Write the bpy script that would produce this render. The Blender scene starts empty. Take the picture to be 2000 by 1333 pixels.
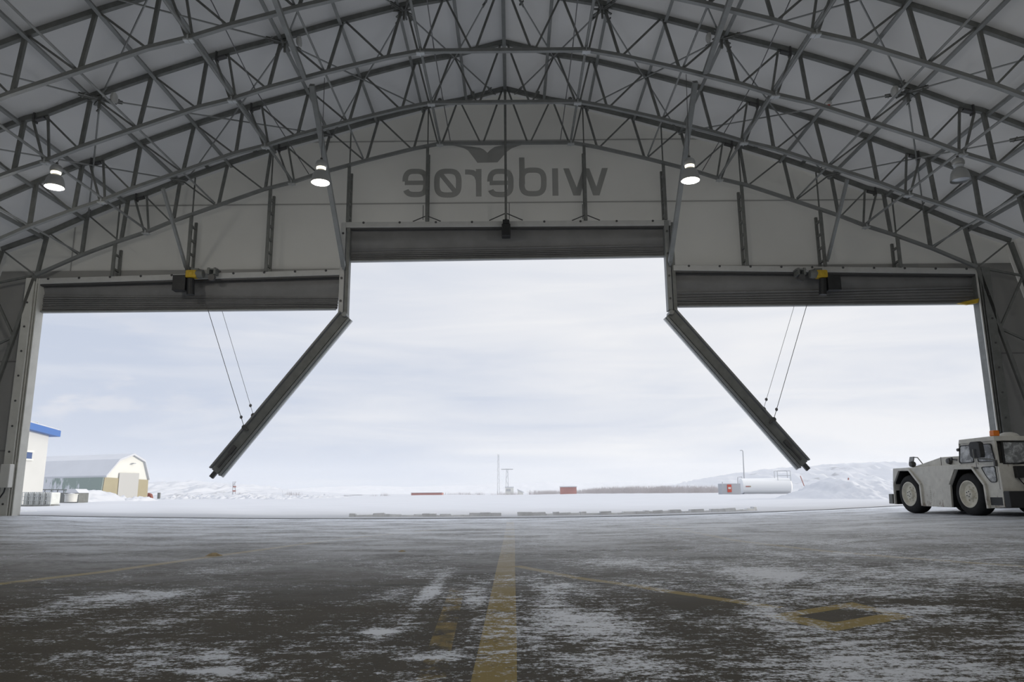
import bpy, bmesh, math, random
from mathutils import Vector, Matrix
RN = random.Random(11)
SC = bpy.context.scene
COL = SC.collection

# ------------------------------------------------------------------ camera
F, PITCH, ROLL, CAMZ = 1480.0, math.atan(296 / 1480.0), -0.0085, 0.7
cd = bpy.data.cameras.new('camera')
cd.sensor_width = 36.0
cd.lens = F / 2000.0 * 36.0
cd.clip_start, cd.clip_end = 0.05, 6000
cam = bpy.data.objects.new('camera', cd)
COL.objects.link(cam)
cam.matrix_world = (Matrix.Translation((0, 0, CAMZ)) @ Matrix.Rotation(math.pi / 2 + PITCH, 4, 'X')
                    @ Matrix.Rotation(ROLL, 4, 'Z'))
SC.camera = cam
SC.view_settings.view_transform = 'Standard'
SC.view_settings.look = 'None'
SC.view_settings.gamma = 1.0
SC.view_settings.use_curve_mapping = False
SC.view_settings.exposure = 0.0
SC.cycles.volume_bounces = 2

# ------------------------------------------------------------------ sky and sun
class NT:
    """small node-tree helper"""
    def __init__(s, tree):
        s.t = tree; s.n = tree.nodes; s.l = tree.links
    def new(s, typ, **kw):
        n = s.n.new(typ)
        for k, v in kw.items(): setattr(n, k, v)
        return n
    def put(s, sock, v):
        if v is None: return
        if isinstance(v, bpy.types.NodeSocket): s.l.new(v, sock)
        else: sock.default_value = v
    def math(s, op, a, b=None, c=None, clamp=False):
        n = s.new('ShaderNodeMath', operation=op, use_clamp=clamp)
        for i, v in enumerate((a, b, c)):
            if v is not None: s.put(n.inputs[i], v)
        return n.outputs[0]
    def vmath(s, op, a, b=None):
        n = s.new('ShaderNodeVectorMath', operation=op)
        s.put(n.inputs[0], a)
        if b is not None: s.put(n.inputs[1], b)
        return n.outputs['Value'] if op in ('LENGTH', 'DOT_PRODUCT') else n.outputs[0]
    def noise(s, vec, scale, detail=4, rough=.5, dist=0.0):
        n = s.new('ShaderNodeTexNoise')
        s.put(n.inputs['Vector'], vec)
        n.inputs['Scale'].default_value = scale; n.inputs['Detail'].default_value = detail
        n.inputs['Roughness'].default_value = rough; n.inputs['Distortion'].default_value = dist
        return n.outputs['Fac']
    def rng(s, v, a, b, c=0.0, d=1.0, smooth=False):
        n = s.new('ShaderNodeMapRange', interpolation_type='SMOOTHSTEP' if smooth else 'LINEAR')
        s.put(n.inputs[0], v)
        for i, x in enumerate((a, b, c, d)): n.inputs[i + 1].default_value = x
        return n.outputs[0]
    def mix(s, f, a, b, blend='MIX'):
        n = s.new('ShaderNodeMix', data_type='RGBA', blend_type=blend)
        s.put(n.inputs[0], f)
        for i, v in ((6, a), (7, b)):
            if isinstance(v, tuple) and len(v) == 3: v = (*v, 1)
            s.put(n.inputs[i], v)
        return n.outputs[2]
    def scale(s, vec, sc):
        return s.vmath('MULTIPLY', vec, sc)

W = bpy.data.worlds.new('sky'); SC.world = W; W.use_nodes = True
W.node_tree.nodes.clear()
n = NT(W.node_tree)
tc = n.new('ShaderNodeTexCoord')
dirv = tc.outputs['Generated']
sep = n.new('ShaderNodeSeparateXYZ'); n.put(sep.inputs[0], dirv)
dx, dy, dz = sep.outputs
big = n.noise(n.scale(dirv, (1.6, 1.6, 5.0)), 1.6, 3, .5, .3)
band = n.noise(n.scale(dirv, (2.0, 2.0, 16.0)), 1.7, 5, .55, .5)
side = n.rng(dx, -.5, .3, -.33, .36)
f = n.math('ADD', n.math('ADD', n.math('MULTIPLY', n.math('SUBTRACT', big, .5), 1.0), side), .56)
f = n.math('ADD', f, n.rng(dz, .12, .40, -.10, .10))
f = n.math('ADD', f, n.math('MULTIPLY', n.math('MULTIPLY', n.math('SUBTRACT', band, .5), 1.9), n.rng(dz, .02, .30, 1.0, .35)), clamp=True)
low = n.math('MULTIPLY', n.rng(dz, .17, .03, 0, .42), n.rng(dx, .12, -.35, 0, 1))
f = n.math('SUBTRACT', f, low, clamp=True)
skyc = n.mix(f, (.575, .635, .76), (.86, .868, .895))
# pale warm cloud lumps low on the left
lump = n.math('MULTIPLY', n.rng(n.noise(n.scale(dirv, (3, 3, 9)), 2.6, 5, .55), .55, .68, 0, 1, True), n.rng(dx, -.30, -.55, 0, .6))
skyc = n.mix(n.math('MULTIPLY', lump, n.rng(dz, .30, .12)), skyc, (.83, .82, .84))
# thin haze over the horizon
skyc = n.mix(n.rng(dz, .06, .0, 0, .25), skyc, (.68, .735, .83))
# overcast: brighter towards the zenith
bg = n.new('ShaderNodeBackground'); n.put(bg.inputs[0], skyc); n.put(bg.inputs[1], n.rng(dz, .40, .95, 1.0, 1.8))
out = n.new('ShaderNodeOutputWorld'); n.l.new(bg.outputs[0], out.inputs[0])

sd = bpy.data.lights.new('sun', 'SUN'); sd.energy = 2.2; sd.angle = math.radians(4); sd.color = (1.0, .93, .82)
sun = bpy.data.objects.new('sun', sd); COL.objects.link(sun)
sun.rotation_euler = Vector((0.93, -0.08, 0.20)).to_track_quat('Z', 'Y').to_euler()
sun.location = (60, 0, 30)

# ------------------------------------------------------------------ geometry helpers
def ray(px, py):
    u = (px - 1000) / F; v = (666.5 - py) / F
    u, v = u - v * ROLL, u * ROLL + v
    return Vector((u, math.cos(PITCH) - v * math.sin(PITCH), math.sin(PITCH) + v * math.cos(PITCH)))
def at(px, py, Y):
    d = ray(px, py); return Vector((0, 0, CAMZ)) + d * (Y / d.y)
def dish(x):                      # the slab drains towards the middle of the hall
    x = max(-14.5, min(13.5, x)); return .0011 * x * x + .0024 * x
def on_floor(px, py, dz=0.0):
    z = .05
    for _ in range(25):
        d = ray(px, py); p = Vector((0, 0, CAMZ)) + d * ((z - CAMZ) / d.z); z = dish(p.x)
    return Vector((p.x, p.y, z + dz))

class MB:
    def __init__(s): s.v = []; s.f = []
    def face(s, pts):
        b = len(s.v); s.v += [Vector(p) for p in pts]; s.f.append(tuple(range(b, b + len(pts))))
    def hull8(s, a, b):            # two rings of four points
        k = len(s.v); s.v += [Vector(p) for p in a] + [Vector(p) for p in b]
        s.f += [(k + 3, k + 2, k + 1, k), (k + 4, k + 5, k + 6, k + 7)]
        for i in range(4):
            j = (i + 1) % 4; s.f.append((k + i, k + j, k + 4 + j, k + 4 + i))
        return s
    def box(s, x0, x1, y0, y1, z0, z1):
        return s.hull8([(x0, y0, z0), (x1, y0, z0), (x1, y1, z0), (x0, y1, z0)],
                       [(x0, y0, z1), (x1, y0, z1), (x1, y1, z1), (x0, y1, z1)])
    def bar(s, p, q, w, h, up=(0, 0, 1)):
        p = Vector(p); q = Vector(q); d = (q - p).normalized(); up = Vector(up)
        if abs(d.dot(up)) > .98: up = Vector((0, 1, 0)) if abs(d.y) < .9 else Vector((1, 0, 0))
        a = d.cross(up).normalized(); b = a.cross(d).normalized()
        a *= w / 2; b *= h / 2
        return s.hull8([p - a - b, p + a - b, p + a + b, p - a + b], [q - a - b, q + a - b, q + a + b, q - a + b])
    def path(s, pts, r, n=8, cap=True):
        pts = [Vector(p) for p in pts]; rs = r if isinstance(r, (list, tuple)) else [r] * len(pts)
        k0 = len(s.v); prev = None
        for i, p in enumerate(pts):
            d = (pts[min(i + 1, len(pts) - 1)] - pts[max(i - 1, 0)]).normalized()
            if prev is None:
                up = Vector((0, 0, 1)) if abs(d.z) < .95 else Vector((1, 0, 0))
                a = d.cross(up).normalized()
            else:
                a = (prev - d * prev.dot(d)).normalized()
            prev = a; b = d.cross(a)
            for j in range(n):
                t = 2 * math.pi * j / n
                s.v.append(p + (a * math.cos(t) + b * math.sin(t)) * rs[i])
        for i in range(len(pts) - 1):
            for j in range(n):
                a0 = k0 + i * n + j; a1 = k0 + i * n + (j + 1) % n
                s.f.append((a0, a1, a1 + n, a0 + n))
        if cap:
            s.f.append(tuple(k0 + j for j in range(n))[::-1])
            e = k0 + (len(pts) - 1) * n; s.f.append(tuple(e + j for j in range(n)))
        return s
    def tube(s, p, q, r, n=8): return s.path([p, q], r, n)
    def lathe(s, c, prof, n=24, axis='Z', close=False):
        """prof: (radius, height) pairs revolved about an axis through c"""
        c = Vector(c); k = len(s.v)
        A = {'Z': (Vector((1, 0, 0)), Vector((0, 1, 0)), Vector((0, 0, 1))),
             'X': (Vector((0, 1, 0)), Vector((0, 0, 1)), Vector((1, 0, 0))),
             'Y': (Vector((0, 0, 1)), Vector((1, 0, 0)), Vector((0, 1, 0)))}[axis] if isinstance(axis, str) else axis
        for r, h in prof:
            for j in range(n):
                t = 2 * math.pi * j / n
                s.v.append(c + A[0] * (r * math.cos(t)) + A[1] * (r * math.sin(t)) + A[2] * h)
        for i in range(len(prof) - 1):
            for j in range(n):
                a0 = k + i * n + j; a1 = k + i * n + (j + 1) % n
                s.f.append((a0, a1, a1 + n, a0 + n))
        if not close:
            if prof[0][0] > 1e-6: s.f.append(tuple(k + j for j in range(n))[::-1])
            e = k + (len(prof) - 1) * n
            if prof[-1][0] > 1e-6: s.f.append(tuple(e + j for j in range(n)))
        return s
    def prism(s, pts, off):
        off = Vector(off); k = len(s.v); m = len(pts); pts = [Vector(p) for p in pts]
        s.v += pts + [p + off for p in pts]
        s.f.append(tuple(range(k, k + m))[::-1]); s.f.append(tuple(range(k + m, k + 2 * m)))
        for i in range(m):
            j = (i + 1) % m; s.f.append((k + i, k + j, k + m + j, k + m + i))
        return s
    def grid(s, fn, nu, nv):
        k = len(s.v)
        for j in range(nv + 1):
            for i in range(nu + 1): s.v.append(Vector(fn(i / nu, j / nv)))
        for j in range(nv):
            for i in range(nu):
                a = k + j * (nu + 1) + i; s.f.append((a, a + 1, a + nu + 2, a + nu + 1))
        return s
    def build(s, name, mat, parent=None, smooth=None, bevel=0.0):
        off = Vector((0, 0, 0)); o = parent
        while o is not None: off += Vector(o.location); o = o.parent
        me = bpy.data.meshes.new(name)
        me.from_pydata([v - off for v in s.v], [], s.f)
        bm = bmesh.new(); bm.from_mesh(me)
        bmesh.ops.recalc_face_normals(bm, faces=bm.faces); bm.to_mesh(me); bm.free()
        if smooth is not None:
            me.shade_smooth(); me.set_sharp_from_angle(angle=math.radians(smooth))
        me.materials.append(mat); me.update()
        o = bpy.data.objects.new(name, me); COL.objects.link(o)
        if parent: o.parent = parent
        if bevel:
            b = o.modifiers.new('edge', 'BEVEL'); b.width = bevel; b.segments = 2; b.limit_method = 'ANGLE'
        return o

def tag(o, label=None, cat=None, group=None, kind=None):
    if label: o['label'] = label
    if cat: o['category'] = cat
    if group: o['group'] = group
    if kind: o['kind'] = kind
    return o
def thing(name, loc, label, cat, group=None):
    o = bpy.data.objects.new(name, None); COL.objects.link(o); o.location = loc
    o.empty_display_size = .2
    return tag(o, label, cat, group)
def copy_tree(o, parent=None):
    c = o.copy(); COL.objects.link(c)
    if parent: c.parent = parent
    for ch in list(o.children): copy_tree(ch, c)
    return c

# ------------------------------------------------------------------ materials
def mat(name, col, rough=.6, metal=0.0, spec=.4, noise=0.0, nscale=4.0, bump=0.0, bscale=30.0):
    m = bpy.data.materials.new(name); m.use_nodes = True
    n = NT(m.node_tree); b = n.n['Principled BSDF']
    b.inputs['Roughness'].default_value = rough; b.inputs['Metallic'].default_value = metal
    b.inputs['Specular IOR Level'].default_value = spec
    g = n.new('ShaderNodeNewGeometry'); pos = g.outputs['Position']
    if noise:
        v = n.rng(n.noise(pos, nscale, 5, .6), .3, .7)
        n.put(b.inputs['Base Color'], n.mix(v, tuple(c * (1 - noise) for c in col), tuple(min(1, c * (1 + noise)) for c in col)))
    else: b.inputs['Base Color'].default_value = (*col, 1)
    if bump:
        bn = n.new('ShaderNodeBump'); bn.inputs['Strength'].default_value = bump
        n.put(bn.inputs['Height'], n.noise(pos, bscale, 4)); n.put(b.inputs['Normal'], bn.outputs[0])
    return m
def emis(name, col, s):
    m = mat(name, col); b = m.node_tree.nodes['Principled BSDF']
    b.inputs['Emission Color'].default_value = (*col, 1); b.inputs['Emission Strength'].default_value = s
    return m
def fabric(name, col, translucent=.2, seams=(), xseams=(), noise=.04):
    """membrane: diffuse cloth that lets some daylight through, with welded seams"""
    m = bpy.data.materials.new(name); m.use_nodes = True
    n = NT(m.node_tree); n.n.remove(n.n['Principled BSDF'])
    g = n.new('ShaderNodeNewGeometry'); pos = g.outputs['Position']
    sp = n.new('ShaderNodeSeparateXYZ'); n.put(sp.inputs[0], pos)
    c = n.mix(n.rng(n.noise(pos, .35, 4, .6), .3, .7), tuple(x * (1 - noise) for x in col), tuple(x * (1 + noise) for x in col))
    for ax, val in [(2, z) for z in seams] + [(0, x) for x in xseams]:
        d = n.math('ABSOLUTE', n.math('SUBTRACT', sp.outputs[ax], val))
        c = n.mix(n.rng(d, .014, .030, .45, 0), c, (.04, .04, .04))
    d1 = n.new('ShaderNodeBsdfDiffuse'); n.put(d1.inputs[0], c)
    d2 = n.new('ShaderNodeBsdfTranslucent'); n.put(d2.inputs[0], c)
    mx = n.new('ShaderNodeMixShader'); mx.inputs[0].default_value = translucent
    n.l.new(d1.outputs[0], mx.inputs[1]); n.l.new(d2.outputs[0], mx.inputs[2])
    n.l.new(mx.outputs[0], n.n['Material Output'].inputs[0])
    return m

M = dict(
    steel=mat('galvanised_steel', (.265, .275, .27), .55, .35, .4, .12, 3.0),
    steel_dark=mat('weathered_steel', (.20, .207, .198), .6, .3, .4, .15, 5.0),
    steel_light=mat('bright_zinc', (.55, .57, .58), .45, .35, .5, .08, 6.0),
    rod=mat('rod_steel', (.30, .31, .305), .45, .5, .5),
    cable=mat('wire_rope', (.16, .16, .165), .4, .6),
    white_beam=mat('grey_white_painted_beam', (.52, .525, .515), .5, 0, .4, .06),
    bolt=mat('dark_bolt', (.10, .10, .10), .5, .4),
    black=mat('black_plastic', (.022, .023, .025), .5, 0, .4, .2, 8),
    rubber=mat('tyre_rubber', (.018, .018, .020), .75, 0, .3, .25, 12, .25, 60),
    yellow=mat('yellow_paint', (.55, .37, .03), .5, 0, .4, .15),
    orange=mat('amber_plastic', (.85, .22, .02), .3),
    vinyl=mat('dark_grey_door_fabric', (.22, .222, .225), .5, 0, .35, .10, 1.5),
    jamb=mat('pale_door_rail', (.62, .62, .58), .45, .0, .4, .08, 3),
    white=mat('white_paint', (.62, .62, .59), .45, 0, .45, .06, 3),
    tug=mat('dirty_white_paint', (.68, .67, .62), .45, 0, .45, .12, 5),
    rim=mat('cream_rim_paint', (.72, .70, .62), .5, 0, .4, .14, 9),
    red=mat('red_paint', (.50, .10, .07), .6),
    redpale=mat('haze_paled_red_paint', (.40, .21, .19), .7, 0, .3, .1, .5),  # red made paler: distance haze is put into the base colour
    dirt_red=mat('dark_rusty_red', (.22, .08, .06), .7),
    blue=mat('blue_roof_paint', (.075, .165, .42), .5),
    tan=mat('tan_cladding', (.37, .33, .23), .7, 0, .3, .05, .6),
    green=mat('grey_green_cladding', (.27, .32, .30), .7, 0, .3, .10, .6),
    clad=mat('white_cladding', (.70, .70, .66), .6, 0, .3, .03, .6),
    bldg=mat('off_white_cladding', (.58, .585, .575), .6, 0, .3, .03, .6),
    door=mat('grey_shutter', (.46, .46, .45), .6),
    glassdark=mat('dark_window', (.06, .10, .22), .15),
    snow=mat('snow', (.575, .59, .625), .75, 0, .2, .03, .4, .15, 1.2),
    ice=mat('packed_snow', (.74, .75, .77), .75, 0, .25, .15, 3.0, .3, 8),
    twig=mat('haze_paled_frosted_twigs', (.50, .47, .47), .9, 0, .1),  # frosted twigs, lightened further to carry distance haze in their colour
    tank=mat('white_tank_paint', (.74, .75, .76), .5),
    greybox=mat('pale_grey_cabinet', (.42, .43, .45), .6),
    lampshell=mat('spun_aluminium', (.42, .43, .43), .45, .5),
    lens=emis('lit_lamp_lens', (1.0, .95, .82), 5.0),
    neckglow=emis('lit_lamp_neck', (1.0, .93, .74), 1.6),
    lensoff=mat('unlit_lamp_lens', (.55, .58, .62), .2),
    ibc=mat('cloudy_plastic', (.62, .64, .62), .5, 0, .4, .12, 3),
    dirt=mat('frozen_grit', (.48, .39, .25), .9, 0, .2, .3, 20),
    darkstrip=mat('wet_threshold_strip', (.06, .065, .07), .45),
)
XC = -0.15
SEAMZ = (at(700, 398.5, 21.95).z, at(700, 277, 21.95).z)
M['roof'] = fabric('pale_roof_membrane', (.62, .625, .625), .05)
M['gable'] = fabric('cream_gable_membrane', (.67, .665, .635), .37, SEAMZ, (at(142, 490, 21.95).x,))
M['gable_low'] = fabric('grey_gable_membrane', (.42, .42, .41), .12, (2.0, 4.6))
M['letter'] = fabric('dark_printed_cloth', (.40, .405, .39), .0)
M['wall'] = fabric('pale_wall_membrane', (.60, .60, .58), .05)

# frosted side glass of the tug
m = mat('frosted_glass', (.30, .32, .34), .25, 0, .5); n = NT(m.node_tree)
g = n.new('ShaderNodeNewGeometry')
fr = n.rng(n.noise(g.outputs['Position'], 5.0, 8, .75, .6), .44, .66)
n.put(n.n['Principled BSDF'].inputs['Base Color'], n.mix(fr, (.20, .21, .22), (.74, .77, .80)))
M['frost'] = m

n = NT(M['tug'].node_tree); bs = n.n['Principled BSDF']; src = bs.inputs['Base Color'].links[0].from_socket
g = n.new('ShaderNodeNewGeometry'); pos = g.outputs['Position']; sp = n.new('ShaderNodeSeparateXYZ'); n.put(sp.inputs[0], pos)
rust = n.math('ADD', n.noise(n.scale(pos, (1, 1, .55)), 7.0, 7, .72), n.rng(sp.outputs[2], .75, .25, 0, .17))
c = n.mix(n.rng(rust, .64, .74, 0, .75), src, (.20, .13, .08))
n.put(bs.inputs['Base Color'], n.mix(n.rng(n.noise(n.scale(pos, (1, 1, .3)), 16, 6, .8), .62, .70, 0, .35), c, (.10, .09, .08)))
# far slopes: snow with low scrub showing through
m = mat('scrubby_snow', (.6, .6, .6), .8, 0, .2); n = NT(m.node_tree)
g = n.new('ShaderNodeNewGeometry'); pos = g.outputs['Position']
k = n.math('ADD', n.noise(n.scale(pos, (1, .5, 2)), .10, 8, .72), n.math('MULTIPLY', n.noise(pos, .018, 3), .5))
n.put(n.n['Principled BSDF'].inputs['Base Color'], n.mix(n.rng(k, .84, .93, 0, .6), (.575, .59, .625), (.20, .20, .21)))
M['hill'] = m

# barn side: grey-green cladding plastered with streaks of snow
m = mat('snow_streaked_cladding', (.3, .3, .3), .75, 0, .2); n = NT(m.node_tree)
g = n.new('ShaderNodeNewGeometry'); pos = g.outputs['Position']; sp = n.new('ShaderNodeSeparateXYZ'); n.put(sp.inputs[0], pos)
fs = n.math('ADD', n.noise(n.scale(pos, (1.3, .3, .35)), 1.4, 6, .65), n.rng(sp.outputs[0], -47, -55, -.22, .06))
fs = n.math('ADD', fs, n.rng(sp.outputs[2], 2.2, .4, -.03, .12))
n.put(n.n['Principled BSDF'].inputs['Base Color'], n.mix(n.rng(fs, .46, .54), (.27, .32, .30), (.58, .595, .63)))
M['green'] = m

# concrete slab with blown snow; painted lines share the same snow so it lies over both
BLOBS = []   # x, y, rx, ry, amount
for px, py, wx, wy, a in [(1150, 1215, 130, 24, .22), (1105, 1150, 80, 14, .20), (1085, 1190, 60, 20, .14), (1200, 1300, 150, 26, .18),
                          (845, 1150, 22, 40, .20), (930, 1160, 30, 22, .14), (250, 1165, 140, 16, .26), (90, 1195, 110, 20, .14),
                          (420, 1312, 70, 7, .30), (745, 1236, 55, 7, .30), (850, 1282, 90, 9, .24), (260, 1290, 240, 26, .10),
                          (1480, 1120, 120, 16, .20), (1700, 1155, 200, 16, .16), (1650, 1300, 260, 40, .08), (1800, 1190, 150, 8, .22),
                          (560, 1200, 260, 50, -.10), (1370, 1180, 90, 24, -.22), (1880, 1235, 150, 14, -.18), (880, 1215, 50, 40, -.10),
                          (640, 1290, 160, 16, -.08), (1640, 1206, 110, 22, -.30), (1010, 1085, 160, 16, -.06), (1260, 1100, 140, 14, .10),
                          (640, 1120, 120, 16, -.06), (450, 1112, 90, 10, .16)]:
    c = on_floor(px, py); ex = on_floor(px + wx, py); ey = on_floor(px, py - wy)
    BLOBS.append((c.x, c.y, max(.05, (ex - c).length), max(.05, (ey - c).length), a))
JOINTS = [on_floor(500, 1146).y, on_floor(1000, 1094).y, on_floor(1000, 1052).y]
def floor_mat(name, paint=None):
    m = bpy.data.materials.new(name); m.use_nodes = True
    n = NT(m.node_tree); b = n.n['Principled BSDF']
    g = n.new('ShaderNodeNewGeometry'); pos = g.outputs['Position']
    sp = n.new('ShaderNodeSeparateXYZ'); n.put(sp.inputs[0], pos)
    X, Y = sp.outputs[0], sp.outputs[1]
    flat = n.scale(pos, (1, 1, 0))
    base = n.mix(n.rng(n.noise(flat, .8, 6, .65), .3, .7), (.052, .045, .030), (.110, .096, .070))
    grain = n.noise(flat, 45, 3, .7)
    base = n.mix(n.rng(grain, .35, .7, 0, .5), base, (.05, .048, .042))
    base = n.mix(n.rng(n.noise(n.scale(flat, (1, .35, 1)), 1.6, 7, .7, .6), .60, .72, 0, .55), base, (.035, .033, .029))
    for j in JOINTS:
        w = n.math('MULTIPLY', n.math('SUBTRACT', n.noise(flat, 3.0, 3), .5), .05)
        d = n.math('ABSOLUTE', n.math('SUBTRACT', n.math('ADD', Y, w), j))
        base = n.mix(n.rng(d, .012, .03, .8, 0), base, (.015, .015, .015))
    for p0, p1 in (((1100, 1143), (1950, 1121)), ((1450, 1166), (1900, 1150))):
        A, B = on_floor(*p0), on_floor(*p1); sl = (B.y - A.y) / (B.x - A.x)
        w = n.math('MULTIPLY', n.math('SUBTRACT', n.noise(flat, 2.0, 3), .5), .06)
        d = n.math('ABSOLUTE', n.math('ADD', w, n.math('SUBTRACT', n.math('SUBTRACT', Y, A.y), n.math('MULTIPLY', n.math('SUBTRACT', X, A.x), sl))))
        base = n.mix(n.math('MULTIPLY', n.rng(d, .012, .04, .85, 0), n.rng(X, A.x - .3, A.x, 0, 1)), base, (.015, .015, .015))
    if paint:
        wear = n.rng(n.math('ADD', n.noise(flat, 5, 7, .75), n.math('MULTIPLY', n.noise(flat, .9, 3), .5)), paint[3], paint[3] + .16, 0, .88)
        base = n.mix(wear, base, paint[:3])
    # snow cover
    s1 = n.noise(n.scale(flat, (1, .8, 1)), .9, 6, .62, .4)
    s2 = n.noise(n.scale(flat, (.7, 1.3, 1)), 9.0, 9, .80)
    cov = n.math('ADD', n.math('MULTIPLY', n.math('SUBTRACT', s1, .5), .95), n.math('MULTIPLY', n.math('SUBTRACT', s2, .5), 1.6))
    cov = n.math('ADD', cov, n.math('MULTIPLY', n.math('SUBTRACT', n.noise(flat, 38.0, 4, .8), .5), 1.1))
    cov = n.math('ADD', cov, n.rng(X, -3.5, 3.5, -.10, .07))
    for bx, by, rx, ry, a in BLOBS:
        d = n.vmath('LENGTH', n.vmath('MULTIPLY', n.vmath('SUBTRACT', flat, (bx, by, 0)), (1 / rx, 1 / ry, 0)))
        cov = n.math('ADD', cov, n.rng(d, 0.2, 1.3, a, 0, True))
    crisp = n.rng(cov, .02, .17, 0, .92)
    film = n.math('MULTIPLY', n.rng(Y, 5.0, 13.5, .0, 1.0), n.rng(n.math('ADD', n.noise(n.scale(flat, (.5, 1, 1)), 1.3, 7, .72), n.math('MULTIPLY', n.math('SUBTRACT', n.noise(flat, 11, 6, .8), .5), .55)), .30, .62, .18, 1.1), clamp=True)
    snowf = n.math('MAXIMUM', crisp, film)
    col = n.mix(snowf, base, (.80, .85, .94))
    n.put(b.inputs['Base Color'], col)
    n.put(b.inputs['Roughness'], n.rng(n.math('ADD', snowf, n.math('MULTIPLY', grain, .2)), 0, 1, .70, .40))
    n.put(b.inputs['Specular IOR Level'], n.rng(snowf, 0, 1, .12, .55))
    bn = n.new('ShaderNodeBump'); bn.inputs['Strength'].default_value = .35; bn.inputs['Distance'].default_value = .02
    n.put(bn.inputs['Height'], n.math('ADD', n.math('MULTIPLY', grain, .5), n.math('MULTIPLY', crisp, .5)))
    n.put(b.inputs['Normal'], bn.outputs[0])
    return m
M['floor'] = floor_mat('snow_dusted_concrete')
M['line'] = floor_mat('worn_yellow_line', (.37, .28, .09, .52))
M['line_faint'] = floor_mat('faded_yellow_line', (.30, .22, .07, .70))

# ------------------------------------------------------------------ the shell: floor, walls, roof
def edge_y(x):
    pts = [(-40, 21.8), (-14, 21.85), (-6, 21.75), (3, 21.7), (6, 22.2), (9, 23.0), (13, 24.6), (16, 25.2), (40, 26)]
    for (x0, y0), (x1, y1) in zip(pts, pts[1:]):
        if x0 <= x <= x1: return y0 + (y1 - y0) * (x - x0) / (x1 - x0)
    return 22
def floor_pt(u, v):
    x = -18 + 36 * u; y = -9 + v * (edge_y(x) + 9)
    return (x, y, dish(x))
tag(MB().grid(floor_pt, 72, 60).build('floor', M['floor'], smooth=40), kind='structure')

TOP = [(0, 12.92), (1.42, 12.53), (2.42, 12.35), (3.86, 11.95), (5.33, 11.5), (6.72, 11.1), (7.10, 10.98), (8.40, 10.53),
       (9.80, 10.0), (10.90, 9.53), (11.32, 9.42), (12.5, 8.9), (13.63, 8.36), (14.97, 7.85)]
BOT = [(.72, 11.17), (2.0, 11.17), (2.84, 11.0), (4.27, 10.63), (5.66, 10.23), (6.46, 9.95), (7.30, 9.73), (8.68, 9.22),
       (10.0, 8.73), (10.73, 8.41), (11.5, 8.14), (12.63, 7.69), (13.88, 7.10)]
FOOT = (16.70, 0.0); FOOTI = (15.45, 0.25)
def roof_line(off):
    half = [(x, z + off) for x, z in TOP] + [(FOOT[0] + off * .9, FOOT[1] - .2)]
    half[-2] = (TOP[-1][0] + off * .8, TOP[-1][1] + off * .6)
    return half
RL = roof_line(.15)
def roof_strip(pts, name, m, kind):
    mb = MB(); ny = 24
    k = len(pts)
    def fn(u, v):
        i = min(int(round(u * (k - 1))), k - 1); x, z = pts[i]
        return (x, -8 + v * 29.98, z)
    mb.grid(fn, k - 1, ny)
    return tag(mb.build(name, m), kind=kind)
roofpts = [(XC - x, z) for x, z in RL[:-1]][::-1] + [(XC + x, z) for x, z in RL[1:-1]]
roof_strip(roofpts, 'ceiling', M['roof'], 'structure')
roof_strip([(XC - x, z) for x, z in RL[-2:]], 'wall_left', M['wall'], 'structure')
roof_strip([(XC + x, z) for x, z in RL[-2:]], 'wall_right', M['wall'], 'structure')
rear = [(XC - x, z) for x, z in RL[::-1]] + [(XC + x, z) for x, z in RL[1:]]
tag(MB().prism([(x, -8, z) for x, z in rear], (0, -.05, 0)).build('wall_back', M['wall']), kind='structure')

GY = 21.95
ZS = 7.36                                            # where the cream cloth of the gable meets the grey
HC = at(1000, 440, GY).z; HS = 6.55
XL, XR = at(676, 480, GY).x, at(1306, 480, GY).x
JL, JR = at(66, 650, GY).x - .12, at(1919, 620, GY).x + .12
xs = TOP[-1][0] + (FOOT[0] - TOP[-1][0]) * (TOP[-1][1] - ZS) / TOP[-1][1] + .12
up = [(XC - xs, ZS)] + [(XC - x, z) for x, z in RL[:-1]][::-1] + [(XC + x, z) for x, z in RL[1:-1]] + [(XC + xs, ZS)]
up += [(XR, ZS), (XR, HC), (XL, HC), (XL, ZS)]
tag(MB().prism([(x, GY, z) for x, z in up], (0, .04, 0)).build('wall_front', M['gable']), kind='structure')
ft = FOOT[0] + .13
lo = [(XC - xs, ZS), (XL, ZS), (XL, HS), (JL, HS), (JL, 0.05), (XC - ft, -.2)]
ro = [(XC + xs, ZS), (XR, ZS), (XR, HS), (JR, HS), (JR, 0.05), (XC + ft, -.2)]
tag(MB().prism([(x, GY, z) for x, z in lo], (0, .04, 0)).build('wall_front_left', M['gable_low']), kind='structure')
tag(MB().prism([(x, GY, z) for x, z in ro], (0, .04, 0)).build('wall_front_right', M['gable_low']), kind='structure')
tag(MB().grid(lambda u, v: (-13.9 + u * 27.6, edge_y(-13.9 + u * 27.6) - .08 + v * .22, dish(-13.9 + u * 27.6) + .012), 60, 1)
    .build('trim_1', M['darkstrip']), kind='structure')

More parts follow.
